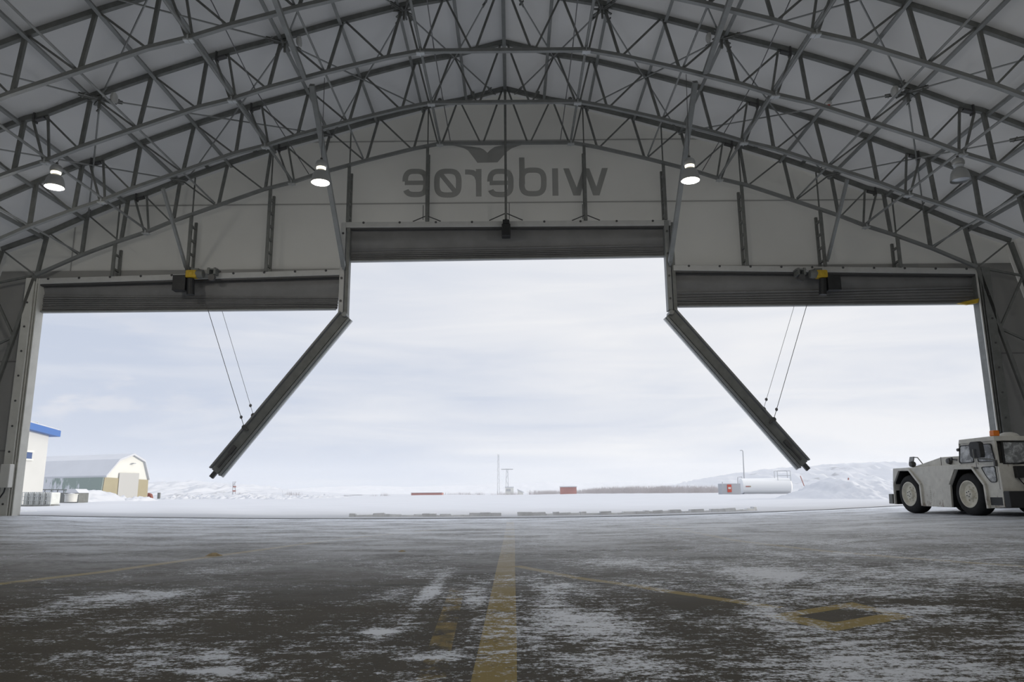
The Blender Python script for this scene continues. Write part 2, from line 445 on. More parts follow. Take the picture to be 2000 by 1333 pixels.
# ------------------------------------------------------------------ painted lines on the slab
def strip(name, pts, w, m, label):
    fl = [on_floor(*p) for p in pts]
    # resample
    P = []
    for a, b in zip(fl, fl[1:]):
        k = max(2, int((b - a).length / .35))
        P += [a.lerp(b, i / k) for i in range(k)]
    P.append(fl[-1])
    mb = MB(); rows = []
    for i, p in enumerate(P):
        d = (P[min(i + 1, len(P) - 1)] - P[max(i - 1, 0)]); d.z = 0; d.normalize()
        s = Vector((d.y, -d.x, 0)) * w / 2
        rows.append([Vector((q.x, q.y, dish(q.x) + .0004)) for q in (p - s, p + s)])
    for a, b in zip(rows, rows[1:]): mb.face([a[0], a[1], b[1], b[0]])
    return tag(mb.build(name, m), label, 'floor marking')
strip('floor_line', [(997, 1020), (994, 1060), (988, 1110), (981, 1180), (974, 1250), (963, 1345)], .175, M['line'], 'wide worn yellow centre line running from the camera to the open door')
strip('floor_line', [(893, 1150), (876, 1210), (858, 1270), (838, 1345)], .11, M['line_faint'], 'faint broken yellow stripe just left of the wide centre line')
strip('floor_line', [(-60, 1148), (0, 1141), (200, 1118), (420, 1087), (600, 1062), (700, 1050), (860, 1034)], .15, M['line'], 'thin yellow line curving across the left half of the floor')
strip('floor_line', [(1270, 1023), (1360, 1041), (1440, 1057), (1600, 1076), (1750, 1089), (2010, 1108)], .15, M['line'], 'long thin yellow line on the right passing in front of the tractor')
strip('floor_line', [(1008, 1106), (1130, 1130), (1220, 1142), (1300, 1155), (1400, 1170), (1520, 1188)], .11, M['line'], 'yellow line from the centre line to the yellow diamond')
dm = thing('floor_diamond', on_floor(1640, 1205), 'yellow painted diamond outline on the floor at right with dark middle', 'floor marking')
oc = [on_floor(*p) for p in ((1490, 1204), (1665, 1177), (1785, 1206), (1630, 1234))]
ic = [on_floor(*p) for p in ((1555, 1204), (1660, 1187), (1728, 1199), (1628, 1217))]
mb = MB()
for i in range(4):
    j = (i + 1) % 4
    for k in range(14):
        t0, t1 = k / 14, (k + 1) / 14
        mb.face([Vector((q.x, q.y, dish(q.x) + .0004)) for q in (oc[i].lerp(oc[j], t0), oc[i].lerp(oc[j], t1), ic[i].lerp(ic[j], t1), ic[i].lerp(ic[j], t0))])
mb.build('painted_border', M['line'], dm)

# ------------------------------------------------------------------ roof trusses
def top_z(x):
    x = abs(x)
    for (x0, z0), (x1, z1) in zip(TOP, TOP[1:]):
        if x0 <= x <= x1: return z0 + (z1 - z0) * (x - x0) / (x1 - x0)
    return TOP[-1][1]
def bot_z(x):
    x = abs(x)
    if x < 2: return 11.17
    for (x0, z0), (x1, z1) in zip(BOT, BOT[1:]):
        if x0 <= x <= x1: return z0 + (z1 - z0) * (x - x0) / (x1 - x0)
    return BOT[-1][1]
TRY = [21.5, 19.03, 16.56, 14.09, 11.62, 9.15]
def lat(p, s): return Vector((XC + s * p[0], 0, p[1]))
def make_truss(label):
    t = thing('roof_truss', (XC, 0, 0), label, 'roof truss', 'steel lattice roof trusses')
    mb = MB(); pts = [lat(p, -1) for p in TOP[::-1]] + [lat(p, 1) for p in TOP[1:]]
    o = Vector((0, 0, .065))
    for a, b in zip(pts, pts[1:]): mb.bar(a + o, b + o, .10, .12)
    for a, b in zip(pts, pts[1:]): mb.bar(a + o * 2.2, b + o * 2.2, .035, .04)
    mb.build('top_chord', M['steel_dark'], t)
    mb = MB(); pts = [lat(p, -1) for p in BOT[::-1]] + [lat(p, 1) for p in BOT]
    for a, b in zip(pts, pts[1:]): mb.bar(a, b, .10, .085)
    mb.build('bottom_chord', M['steel'], t)
    K = [1, 5, 9]
    web = [(0, 0), (1, 0), (1, 1), (2, 1), (2, 2), (3, 2), (3, 3), (4, 3), (4, 4), (5, 4), (5, 5), (6, 5), (6, 6), (7, 6), (7, 7), (8, 7),
           (8, 8), (9, 8), (9, 9), (10, 9), (10, 10), (11, 10), (11, 11), (12, 11), (12, 12), (13, 12)]
    for s in (-1, 1):
        for ti, bi in web:
            a, b = lat(TOP[ti], s), lat(BOT[bi], s)
            off = 0
            if bi in K:                     # the pair of near upright bars beside each splice
                off = (.07 if ti in (2, 6, 10) else -.07) * s
            elif TOP[ti][0] < BOT[bi][0]: off = -.05 * s
            else: off = .05 * s
            b = b + Vector((off, 0, .03)); a = a + Vector(((-.17 * s if ti in (6, 10) else -.09 * s) if bi in (5, 9) else (-off * .8 if ti else 0.09 * s), 0, .02))
            out = TOP[ti][0] / 14.0
            thick = (.05 + .045 * out) if (TOP[ti][0] <= BOT[bi][0] and bi not in (1,)) else .043
            if bi in K: thick = .048
            MB().bar(a, b, thick, thick, (0, 1, 0)).build('web_bar', M['steel_dark'], t)
        for k in K:
            p = lat(BOT[k], s)
            MB().box(p.x - .10, p.x + .10, -.07, .07, p.z - .075, p.z - .04).box(p.x - .012, p.x + .012, -.085, .085, p.z - .09, p.z + .10).build('splice_plate', M['steel_light'], t)
        for x in (6.9, 11.1):
            p = Vector((XC + s * x, 0, top_z(x) - .03)); q = Vector((XC + s * (x - .22), 0, top_z(x - .22) - .03))
            MB().bar(p, q, .13, .05).box(p.x - .02, p.x + .02, -.08, .08, p.z - .06, p.z + .16).build('chord_splice', M['bolt'], t)
        # the sloping leg
        E, EV = lat(BOT[-1], s), lat(TOP[-1], s); fo, fi = lat(FOOT, s), lat(FOOTI, s)
        MB().bar(E, fi, .10, .10, (0, 1, 0)).build('inner_leg_chord', M['steel_dark'], t)
        MB().bar(EV, fo, .11, .11, (0, 1, 0)).build('outer_leg_chord', M['steel_dark'], t)
        MB().box(min(fi.x, fo.x) - .1, max(fi.x, fo.x) + .1, -.12, .12, .15, .33).build('base_plate', M['steel_dark'], t)
        zs = [0.0, .13, .27, .42, .58, .74, .88]
        for i in range(len(zs) - 1):
            a = (E if i % 2 == 0 else EV).lerp(fi if i % 2 == 0 else fo, zs[i])
            b = (EV if i % 2 == 0 else E).lerp(fo if i % 2 == 0 else fi, zs[i + 1])
            MB().bar(a, b, .06, .06, (0, 1, 0)).build('leg_brace', M['steel_dark'], t)
    return t
LBL = ['grey steel roof truss standing against the front gable wall above the doors',
       'second grey steel roof truss from the gable wall',
       'third roof truss from the gable wall, carrying the hanging bell lamps',
       'fourth roof truss from the gable wall, its lower chord cut by the top edge',
       'fifth roof truss from the gable wall, seen only in the top corners',
       'sixth roof truss from the gable wall, nearest to the camera overhead']
truss0 = make_truss(LBL[0])
TR = [truss0]
for i in range(1, 6):
    c = copy_tree(truss0); c['label'] = LBL[i]; TR.append(c)
for t, y in zip(TR, TRY): t.location = (XC, y, 0)
bpy.context.view_layer.update()
# small fabric-tensioning brackets that stand on the gable truss
for s in (-1, 1):
    for x in (1.0, 2.0, 4.15, 5.6, 7.6, 9.0, 12.0):
        for (x0, z0), (x1, z1) in zip(TOP, TOP[1:]):
            if x0 <= x <= x1: z = z0 + (z1 - z0) * (x - x0) / (x1 - x0) + .13
        cx = XC + s * x
        MB().box(cx - .02, cx + .02, 21.30, 21.36, z - .02, z + .20).box(cx - .10, cx + .10, 21.29, 21.37, z + .20, z + .225).box(cx - .06, cx + .06, 21.3, 21.45, z - .03, z).build('tension_bracket', M['steel_dark'], TR[0])
ORD = ['first', 'second', 'third', 'fourth', 'fifth', 'sixth', 'seventh', 'eighth', 'ninth', 'tenth']
SIDE = {-1: 'left', 1: 'right'}
o = MB().bar((XC, -7.9, 12.93), (XC, 21.6, 12.93), .10, .11).build('ridge_purlin', M['steel'])
tag(o, 'grey ridge purlin running along the middle of the roof at its peak', 'purlin')
for s in (-1, 1):
    for i, x in enumerate((1.2, 2.55, 3.95, 5.36, 7.05, 8.36, 9.8, 11.42, 12.6, 13.8)):
        z = top_z(x) - .02; cx = XC + s * x
        sl = math.atan2(top_z(x + .3) - top_z(x - .3), .6) * s
        upv = Vector((-math.sin(sl), 0, math.cos(sl)))
        o = MB().bar((cx, -7.9, z), (cx, 21.6, z), .075, .085, upv).build('roof_purlin', M['steel'])
        tag(o, '%s grey purlin %s of the ridge under the roof membrane' % (ORD[i], SIDE[s]), 'purlin', 'roof purlins')
# longitudinal ties that rest on the lower chords
for s in (-1, 1):
    for i, (x, r) in enumerate(((2.0, .036), (4.27, .026), (6.46, .036), (8.68, .026), (10.73, .032), (12.63, .026))):
        z = bot_z(x) + .07; cx = XC + s * x + (.05 if i in (1, 3) else 0) * s
        o = MB().tube((cx, -7.9, z), (cx, 21.45, z), r, 8).build('longitudinal_tie', M['steel'])
        tag(o, '%s thin steel tie %s of centre, running over the lower truss chords' % (ORD[i], SIDE[s]), 'tie rod', 'longitudinal ties')
    for i, x in enumerate((1.68, 5.95)):
        cx = XC + s * x
        o = MB().path([(cx, 4, bot_z(x) + .5), (cx, 13.9, bot_z(x) + .5), (cx, 16.56, bot_z(x) + .10), (cx, 21.45, bot_z(x) + .07)], .013, 6).build('tie_cable', M['cable'])
        tag(o, 'thin cable %s of centre beside the %s tie' % (SIDE[s], ('first', 'third')[i]), 'cable', 'roof cables')

# crossed rods in the roof plane
ND = [('ridge', 0.3), ('c', 2.42), ('b', 5.28), ('a', 9.62), ('e', 12.46)]
def node(k, s, y): 
    x = ND[k][1]; return Vector((XC + s * x, y, top_z(x) - .09))
bays = [(21.42, 16.56, 'between the gable truss and the third truss'), (16.56, 11.62, 'between the third and fifth trusses')]
for s in (-1, 1):
    for k in range(4):
        for y0, y1, txt in bays:
            mid = (node(k, s, y0) + node(k + 1, s, y1)) / 2
            t = thing('cross_brace', mid, '%s crossed rod brace %s of the ridge, %s' % (ORD[k], SIDE[s], txt), 'cross brace', 'crossed roof rods')
            for a, b in ((node(k, s, y0), node(k + 1, s, y1)), (node(k + 1, s, y0), node(k, s, y1))):
                rd = MB().tube(a, b, .021, 8).build('brace_rod', M['rod'], t, smooth=60)
                d = (b - a).normalized()
                for e, sg in ((a, 1), (b, -1)):
                    q = e + d * sg * .10
                    MB().bar(q + Vector((0, 0, .035)), q + d * sg * .42 + Vector((0, 0, .035)), .02, .02).bar(q - Vector((0, 0, .035)), q + d * sg * .42 - Vector((0, 0, .035)), .02, .02).bar(q + d * sg * .30 - Vector((.05, 0, .06)), q + d * sg * .30 + Vector((.05, 0, .06)), .05, .03).build('rod_shackle', M['steel_dark'], rd)
# clamp clusters where the rods meet under the third truss, with a pale saddle plate
for s in (-1, 1):
    for k, nm in ((1, 'nearest the ridge'), (2, 'in the middle of the slope'), (3, 'lowest on the slope')):
        p = node(k, s, 16.56)
        t = thing('rod_clamp', p, 'dark rod clamp under the third truss, %s side, %s' % (SIDE[s], nm), 'clamp', 'rod clamps')
        mb = MB()
        mb.box(p.x - .09, p.x + .09, p.y - .10, p.y + .10, p.z - .03, p.z + .03)
        for q in range(6):
            an = q * math.pi / 3 + .4
            d = Vector((math.cos(an), math.sin(an), -.25))
            mb.bar(p + d * .05, p + d * .26, .045, .03)
        mb.bar(p + Vector((0, 0, -.25)), p + Vector((0, 0, .10)), .05, .05)
        mb.build('clamp_body', M['steel_dark'], t)
        if k > 1:
            MB().lathe((p.x - s * .33, p.y - .02, p.z + .02), [(0.0, -.05), (.08, -.04), (.13, 0), (.13, .05), (0, .06)], 16, 'X').build('saddle_plate', M['white_beam'], t, smooth=40)

# wind struts down to the door posts
def strut(pts, w, label):
    mb = MB()
    for a, b in zip(pts, pts[1:]): mb.bar(a, b, w, w, (0, 1, 0))
    mb.bar(pts[0] + (pts[1] - pts[0]).normalized() * -.08, pts[0] + (pts[1] - pts[0]).normalized() * .05, w * .5, w * 1.2, (0, 1, 0))
    return tag(mb.build('wind_strut', M['steel']), label, 'strut', 'wind struts')
strut([at(671, 520, 21.38), at(609, 166, 16.66)], .115, 'long grey strut leaning from the left door post up to the third truss')
strut([at(594, 150, 16.50), at(515, -60, 11.9)], .10, 'grey strut rising overhead left of the ridge from the third truss')
strut([at(363, 522, 21.38), at(318, 368, 19.08)], .075, 'short grey strut above the left hoist')
strut([at(1309, 512, 21.38), at(1358, 160, 16.66)], .115, 'long grey strut leaning from the right door post up to the third truss')
strut([at(1377, 142, 16.50), at(1447, -60, 11.9)], .10, 'grey strut rising overhead right of the ridge from the third truss')
strut([at(1617, 506, 21.38), at(1655, 350, 19.08)], .075, 'short grey strut above the right hoist')

# ------------------------------------------------------------------ gable posts, headers, door fabric
def header_line(a, b, Y): return at(*a, Y), at(*b, Y)
HY = 21.62
heads = {'center': ((676, 436), (1309, 432)), 'left': ((68, 546), (668, 528)), 'right': ((1314, 519.5), (1914, 526))}
lblh = {'center': 'white bolted door header above the tall centre opening', 'left': 'white bolted door header above the left opening',
        'right': 'white bolted door header above the right opening'}
HD = {}
for k, (a, b) in heads.items():
    p, q = at(*a, HY), at(*b, HY)
    HD[k] = (p, q)
    t = thing('door_header', (p + q) / 2, lblh[k], 'door header', 'door headers')
    MB().bar(p - Vector((0, 0, .085)), q - Vector((0, 0, .085)), .18, .17).build('beam', M['white_beam'], t, bevel=.012)
    MB().bar(p - Vector((0, -.02, .19)), q - Vector((0, -.02, .19)), .14, .05).build('lower_rail', M['bolt'], t)
    nb = 9 if k == 'center' else 10
    for i in range(nb):
        c = p.lerp(q, (i + .5) / nb) + Vector((0, -.09, -.025))
        MB().lathe(c, [(.035, 0), (.035, -.012), (.018, -.03), (.0, -.03)], 10, 'Y').build('bolt', M['bolt'], t)
def header_z(x):
    for k, (p, q) in HD.items():
        if p.x - .1 <= x <= q.x + .1: return p.z + (q.z - p.z) * (x - p.x) / (q.x - p.x)
    return 7
posts = [(226, 505, 'left', 'leftmost ladder post over the left door'), (373, 475, 'left', 'second ladder post from the left, above the left hoist'),
         (526, 450, 'left', 'third ladder post from the left, right of the left hoist'),
         (682, 380, 'center', 'ladder post at the left corner of the centre opening'), (835, 360, 'center', 'post under the gable truss left of the centre post'),
         (1142, 360, 'center', 'post under the gable truss right of the centre post'), (1297, 380, 'center', 'ladder post at the right corner of the centre opening'),
         (1452, 445, 'right', 'third ladder post from the right, left of the right hoist'), (1604, 465, 'right', 'second ladder post from the right, above the right hoist'),
         (1752, 490, 'right', 'rightmost ladder post over the right door')]
for px, py, k, lab in posts:
    c = at(px, py, 21.6); x = c.x; zt = bot_z(x - XC) - .03; zb = header_z(x)
    t = thing('gable_post', (x, 21.62, zb), lab, 'post', 'gable posts')
    ctr = abs(x - XC) < 3
    MB().bar((x, 21.50, zb), (x, 21.50, zt), .085, .075, (0, 1, 0)).build('front_flange', M['steel_dark'], t)
    MB().bar((x, 21.86, zb), (x, 21.86, zt - .10), .075, .07, (0, 1, 0)).build('back_flange', M['steel_dark'], t)
    nr = max(2, int((zt - zb) / .42))
    for i in range(nr):
        z = zb + (i + .5) * (zt - zb - .1) / nr
        MB().box(x - .025, x + .025, 21.50, 21.86, z - .03, z + .03).build('rung', M['steel_dark'], t)
    MB().bar((x, 21.55, zt), (x, 21.55, top_z(x - XC)), .035, .035, (0, 1, 0)).build('tie_rod', M['steel_dark'], t)
    if ctr:
        for sg in (-1, 1): MB().bar((x, 21.5, zb + .17), (x + sg * .42, 21.55, zb + .01), .025, .025).build('foot_stay', M['bolt'], t)
        MB().bar((x - .10, 21.44, zb + .02), (x - .10, 21.44, zb + .48), .02, .02).build('hook_rod', M['bolt'], t)
cp = at(988, 400, 21.45)
t = thing('gable_post', (cp.x, 21.45, header_z(cp.x)), 'slender centre post from the roof peak to the centre door header', 'post', 'gable posts')
MB().bar((cp.x, 21.40, header_z(cp.x)), (cp.x, 21.40, 12.88), .075, .075, (0, 1, 0)).build('tube', M['steel_dark'], t)
for sg in (-1, 1): MB().bar((cp.x, 21.4, header_z(cp.x) + .2), (cp.x + sg * .5, 21.5, header_z(cp.x) + .01), .025, .025).build('foot_stay', M['bolt'], t)
MB().bar((cp.x + .10, 21.36, header_z(cp.x)), (cp.x + .10, 21.36, header_z(cp.x) + .5), .02, .02).build('hook_rod', M['bolt'], t)

# lifted fabric doors: a flat sheet, then folds stacked at the bottom
def curtain(name, tl, tr, ml, mr, bl, br, nf, label, seed, side):
    """tl/tr: top corners, ml/mr: where the folds start, bl/br: bottom corners (picture points on the door plane)"""
    Y0 = 21.84; q = random.Random(seed)
    A = [at(*p, Y0) for p in (tl, tr, ml, mr, bl, br)]
    t = thing(name, (A[0] + A[1]) / 2, label, 'door curtain', 'lifted fabric doors')
    ph = [q.uniform(0, 6.28) for _ in range(8)]
    def sheet(u, v):
        p = A[0].lerp(A[1], u).lerp(A[2].lerp(A[3], u), v)
        e = min(u, 1 - u)
        bulge = .05 * math.sin(math.pi * v) + .035 * math.exp(-e * 14) * math.sin(v * 9 + ph[0])
        return (p.x, Y0 - .02 - bulge, p.z + .012 * math.sin(u * 14 + ph[1]) * v * (1 - v) * 4)
    MB().grid(sheet, 80, 10).build('upper_sheet', M['vinyl'], t, smooth=60)
    NP = nf * 8
    def folds(u, v):
        p = A[2].lerp(A[3], u).lerp(A[4].lerp(A[5], u), v)
        k = v * nf; fr = k - math.floor(k)
        w = abs(math.sin(math.pi * fr)) ** .8
        e = min(u, 1 - u); i = int(math.floor(k))
        amp = .04 + .012 * math.sin(i * 2.3 + ph[2]) + .008 * math.sin(u * 3 + i + ph[3])
        droop = min(1, v * 5) * (.05 * math.sin(u * math.pi * (1 + .3 * math.sin(i + ph[4])) + ph[5] * .2) * (1 - v) * .8
                 + .05 * math.exp(-e * 22) * math.sin(i * 1.7 + ph[6]) * math.sin(math.pi * min(1, v * 1.02)))
        return (p.x, Y0 - .03 - amp * w, p.z - droop * .7 - .015 * w * min(1, v * 5))
    MB().grid(folds, 120, NP).build('folded_pleats', M['vinyl'], t, smooth=50)
    a, b = A[4], A[5]
    MB().bar(a + Vector((0.05, -.06, .0)), b + Vector((-.05, -.06, .0)), .16, .05).build('bottom_bar', M['steel'], t, bevel=.01)
    return t
curtain('fabric_door', (682, 447), (1302, 443), (682, 488), (1302, 478), (681, 512), (1303, 502), 6, 'lifted dark grey fabric door over the tall centre opening', 3, 0)
curtain('fabric_door', (70, 553), (664, 539), (66, 576), (662, 582), (64, 611), (660, 605), 8, 'lifted dark grey fabric door over the left opening', 5, -1)
ct = curtain('fabric_door', (1317, 531), (1912, 533), (1318, 571), (1914, 560), (1320, 600), (1913, 594), 6, 'lifted dark grey fabric door over the right opening with a yellow strap at its end', 9, 1)
a, b = at(1868, 594, 21.6), at(1909, 588, 21.6)
MB().prism([(a.x, 21.52, a.z), (a.x + .25, 21.5, a.z + .06), (b.x, 21.5, b.z + .05), (b.x - .05, 21.5, b.z - .08), (a.x + .3, 21.52, a.z - .04)], (0, .10, 0)).build('yellow_strap', M['yellow'], ct)

# door posts beside the centre opening and the swung-up mullions
for s, top, bot in ((-1, (676, 437), (672, 612)), (1, (1306, 433), (1312, 607))):
    a, b = at(*top, 21.62), at(*bot, 21.62)
    x = (a.x + b.x) / 2
    t = thing('door_post', (x, 21.62, b.z), 'short fixed post between centre and %s openings, mullion at its foot' % SIDE[s], 'post', 'fixed door posts')
    MB().box(x - .14, x + .0, 21.52, 21.82, b.z, a.z).build('channel', M['white_beam'] if s < 0 else M['steel'], t, bevel=.01)
    MB().box(x + .03, x + .13, 21.54, 21.80, b.z - .05, a.z - .05).build('guide_rail', M['steel_dark'], t)
    for i in range(4):
        z = b.z + (i + .5) * (a.z - b.z) / 4
        MB().lathe((x - .07, 21.51, z), [(.035, 0), (.035, -.015), (0, -.02)], 10, 'Y').build('bolt', M['bolt'], t)
def mullion(top, foot, s, label, eyes, hoistpts):
    Y = 21.62
    p, q = at(*top, Y), at(*foot, Y); d = (q - p).normalized(); side = Vector((d.z, 0, -d.x)) * (-1 if s < 0 else 1)
    if side.z < 0: side = -side                       # upper (outer) face of the leaning bar
    t = thing('swing_mullion', p, label, 'door mullion', 'swung-up door mullions')
    w = .17
    MB().bar(p, q, .20, .22, side).build('web', M['steel_dark'], t)
    for sg in (-1, 1):
        MB().bar(p + side * sg * w, q + side * sg * w, .30, .045, side).build('guide_flange', M['steel'], t)
    for o in (-.255, -.215): MB().bar(p + side * o, q + side * o, .10, .014, side).build('seal_strip', M['steel_light'], t)
    MB().bar(q, q + d * .20, .10, .12, side).build('foot_pin', M['bolt'], t)
    MB().bar(p + d * 5.0 + Vector((0, -.12, 0)), q - d * .15 + Vector((0, -.12, 0)), .05, .05, side).bar(p + d * 4.8 + Vector((0, -.13, 0)), p + d * 5.05 + Vector((0, -.13, 0)), .09, .10, side).build('latch_rod', M['bolt'], t)
    MB().tube(p + Vector((0, -.2, .0)), p + Vector((0, .2, 0)), .07, 12).build('hinge_pin', M['steel'], t)
    for i, (e, h) in enumerate(zip(eyes, hoistpts)):
        ye = 21.45 if i == 0 else 21.80
        ep = at(*e, ye); hp = at(*h, ye)
        proj = p + d * (ep - p).dot(d); proj.y = ye
        MB().tube(proj, ep, .03, 8).lathe(ep, [(.05, -.03), (.07, -.02), (.07, .02), (.05, .03)], 12, 'Y').build('eye_bracket', M['bolt'], t)
        cb = MB().tube(ep + (hp - ep).normalized() * .07, hp, .009 if i == 0 else .006, 6).lathe(ep + (hp - ep).normalized() * .30, [(0, -.05), (.04, -.02), (.04, .03), (0, .06)], 8).build('lift_cable', M['cable'])
        tag(cb, '%s wire cable lifting the %s leaning door mullion' % (('thicker front', 'thinner rear')[i], SIDE[s]), 'cable', 'mullion cables')
    return t
mullion((675, 617), (422, 922), -1, 'dark steel door mullion hanging at an angle in the left opening', [(477, 835), (495, 812)], [(402, 592), (430, 595)])
mullion((1309, 613), (1569, 907), 1, 'dark steel door mullion hanging at an angle in the right opening', [(1511, 820), (1491, 800)], [(1577, 592), (1553, 592)])

# hoists over the side doors, drive box over the centre door
def hoist(s, px0, label):
    """built around the yellow gearbox, mirrored for the right side"""
    o = at(px0, 540, 21.3); t = thing('cable_hoist', o, label, 'hoist', 'cable hoists')
    def X(v): return o.x + v * (-s)          # positive towards the middle of the hall
    def bx(mb, x0, x1, y0, y1, z0, z1):
        a, b = sorted((X(x0), X(x1))); return mb.box(a, b, o.y + y0, o.y + y1, o.z + z0, o.z + z1)
    bx(MB(), -.58, -.20, -.10, .16, -.44, .02).build('control_box', M['black'], t, bevel=.015)
    mb = MB(); bx(mb, -.22, .10, -.12, .12, -.06, .17); bx(mb, -.14, .02, -.14, .14, -.02, .13)
    mb.build('gearbox', M['yellow'], t, bevel=.04)
    MB().lathe((X(.17), o.y, o.z + .07), [(0, -.10), (.12, -.10), (.14, 0), (.12, .10), (0, .10)], 16, 'X').build('drum', M['steel_dark'], t, smooth=40)
    MB().path([(X(-.10), o.y, o.z - .08), (X(-.06), o.y, o.z - .56)], [.11, .11], 14).build('motor', M['black'], t, smooth=40)
    mb = MB(); bx(mb, -.10, .12, -.02, .30, .18, .24); bx(mb, .38, .44, -.02, .30, .06, .26); bx(mb, .56, .62, -.02, .30, .06, .26); bx(mb, .36, .66, 0, .30, .2, .24)
    mb.build('mounting_bracket', M['steel_dark'], t)
    MB().lathe((X(.50), o.y + .05, o.z - .03), [(0, -.05), (.10, -.05), (.07, 0), (.10, .05), (0, .05)], 16, 'Y').build('pulley', M['bolt'], t, smooth=40)
    return t
hoist(-1, 379, 'yellow and black cable hoist mounted above the left door curtain')
hoist(1, 1600, 'yellow and black cable hoist mounted above the right door curtain')
o = at(988.5, 447, 21.4)
t = thing('door_drive', o, 'black drive box hanging in the middle of the centre door header', 'motor')
MB().box(o.x - .13, o.x + .13, 21.25, 21.55, o.z - .27, o.z + .12).build('housing', M['black'], t, bevel=.03)
MB().box(o.x - .10, o.x + .10, 21.27, 21.53, o.z + .12, o.z + .25).build('cap', M['black'], t, bevel=.02)

# jambs of the wide opening
def jamb(s, top, bot, label, m):
    a = at(*top, 21.6); b = at(*bot, 21.6); x = (a.x + b.x) / 2
    zt = HD['left' if s < 0 else 'right'][0 if s < 0 else 1].z
    t = thing('door_jamb', (x, 21.6, dish(x)), label, 'door jamb', 'outer door jambs')
    def bx(x0, x1, y0, y1, nm, mm):
        p, q = sorted((x + s * x0, x + s * x1))
        return MB().box(p, q, y0, y1, dish(x), zt).build(nm, mm, t)
    bx(.12, .36, 21.45, 21.92, 'column', m)
    bx(.36, .50, 21.70, 21.92, 'side_flange', M['gable_low'])
    if s > 0:
        bx(-.004, .026, 21.52, 21.57, 'guide_rail', M['jamb']); bx(.0, .03, 21.57, 21.86, 'rail_back', m)
    else: bx(.0, .03, 21.52, 21.86, 'guide_rail', m)
    bx(.06, .09, 21.50, 21.86, 'guide_rail', m)
    bx(.03, .12, 21.62, 21.80, 'rail_web', M['bolt'])
    for i in range(9):
        z = .5 + i * .72
        MB().lathe((x + s * .24, 21.445, z), [(.03, 0), (.03, -.012), (0, -.016)], 8, 'Y').build('bolt', M['bolt'], t)
    return t
jamb(-1, (73, 615), (27, 1008), 'pale steel door jamb at the left edge of the doorway', M['jamb'])
jamb(1, (1912, 590), (1945, 850), 'dark steel door jamb at the right edge of the doorway behind the tractor', M['steel_dark'])
a, b = at(4, 907, 21.2), at(17, 953, 21.2)
t = thing('wall_box', ((a.x + b.x) / 2, 21.2, b.z), 'tall narrow white electrical box beside the left door jamb', 'electrical box')
MB().box(a.x, b.x, 21.15, 21.35, b.z, a.z).build('casing', M['white'], t, bevel=.02)
MB().path([((a.x + b.x) / 2, 21.25, b.z), ((a.x + b.x) / 2 - .02, 21.25, b.z - .12), (a.x - .02, 21.28, b.z - .3), (a.x - .25, 21.3, b.z - .42)], .02, 8).build('hanging_lead', M['black'], t)

# ------------------------------------------------------------------ lettering on the gable cloth, seen from behind
LY = GY - .0015
def cpt(x, y, ox=680, oy=220): return at(ox + x / 5.553, oy + y / 5.553, LY)
def stroke_mesh(paths, widths):
    mb = MB()
    for k, (pts, w) in enumerate(zip(paths, widths)):
        P = [cpt(*p) + Vector((0, -.0006 * k, 0)) for p in pts]; wm = w / 5.553 * 21.95 / F * 1.05
        rows = []
        for i, p in enumerate(P):
            if i == 0: d = P[1] - P[0]
            elif i == len(P) - 1: d = P[-1] - P[-2]
            else: d = (P[i + 1] - P[i]).normalized() + (P[i] - P[i - 1]).normalized()
            d.y = 0; d.normalize(); s = Vector((-d.z, 0, d.x)) * wm / 2
            if 0 < i < len(P) - 1:
                e = (P[i + 1] - P[i]); e.y = 0; e.normalize()
                s *= min(1.35, 1 / max(.5, abs(d.dot(e))))
            rows.append((p - s, p + s))
        for a, b in zip(rows, rows[1:]): mb.face([a[0], a[1], b[1], b[0]])
    return mb
def rrect(x0, x1, y0, y1, rx, ry, a0=0, a1=360, k=48):
    """points round a rounded rectangle, angle 0 = right, 90 = up"""
    cx, cy, hx, hy = (x0 + x1) / 2, (y0 + y1) / 2, (x1 - x0) / 2, (y1 - y0) / 2
    P = []
    for i in range(k + 1):
        t = math.radians(a0 + (a1 - a0) * i / k); c, s = math.cos(t), math.sin(t); e = 2 / 3.1
        P.append((cx + hx * abs(c) ** e * (1 if c >= 0 else -1), cy - hy * abs(s) ** e * (1 if s >= 0 else -1)))
    return P
sign = thing('wall_lettering', at(986, 350, LY), 'large dark mirrored lettering with a bird emblem printed on the gable wall', 'sign')
def letter_e(x0):
    sx = 288; a, b, c, d = x0 + 31, x0 + sx - 31, 638, 890
    ring = rrect(a, b, c, d, 0, 0, 178, -152, 60)
    return stroke_mesh([ring, [(a - 4, 764), (b, 762)]], [62, 52])
letter_e(587).build('letter_e', M['letter'], sign)
stroke_mesh([rrect(962, 1200, 637, 895, 0, 0, 0, 360, 64), [(1008, 672), (1160, 858)]], [62, 52]).build('letter_o_slash', M['letter'], sign)
stroke_mesh([[(1416, 612), (1416, 912)], [(1416, 790), (1412, 730), (1392, 680), (1350, 651), (1300, 645), (1268, 645)]], [62, 60]).build('letter_r', M['letter'], sign)
letter_e(1507).build('letter_e', M['letter'], sign)
OX = (1000 - 680) * 5.553
stroke_mesh([[(OX + 105, 487), (OX + 111, 780)], rrect(OX + 106, OX + 345, 625, 881, 0, 0, 0, 360, 64)], [62, 62]).build('letter_d', M['letter'], sign)
stroke_mesh([[(OX + 466, 605), (OX + 472, 903)]], [66]).build('letter_i', M['letter'], sign)
def poly(pts):
    mb = MB(); mb.face([cpt(*p) for p in pts]); return mb
poly([(OX + x, y) for x, y in [(555, 605), (616, 605), (702, 812), (770, 605), (838, 605), (915, 803), (975, 602), (1040, 601), (949, 900), (879, 900), (806, 690), (741, 901), (666, 902)]]).build('letter_w', M['letter'], sign)
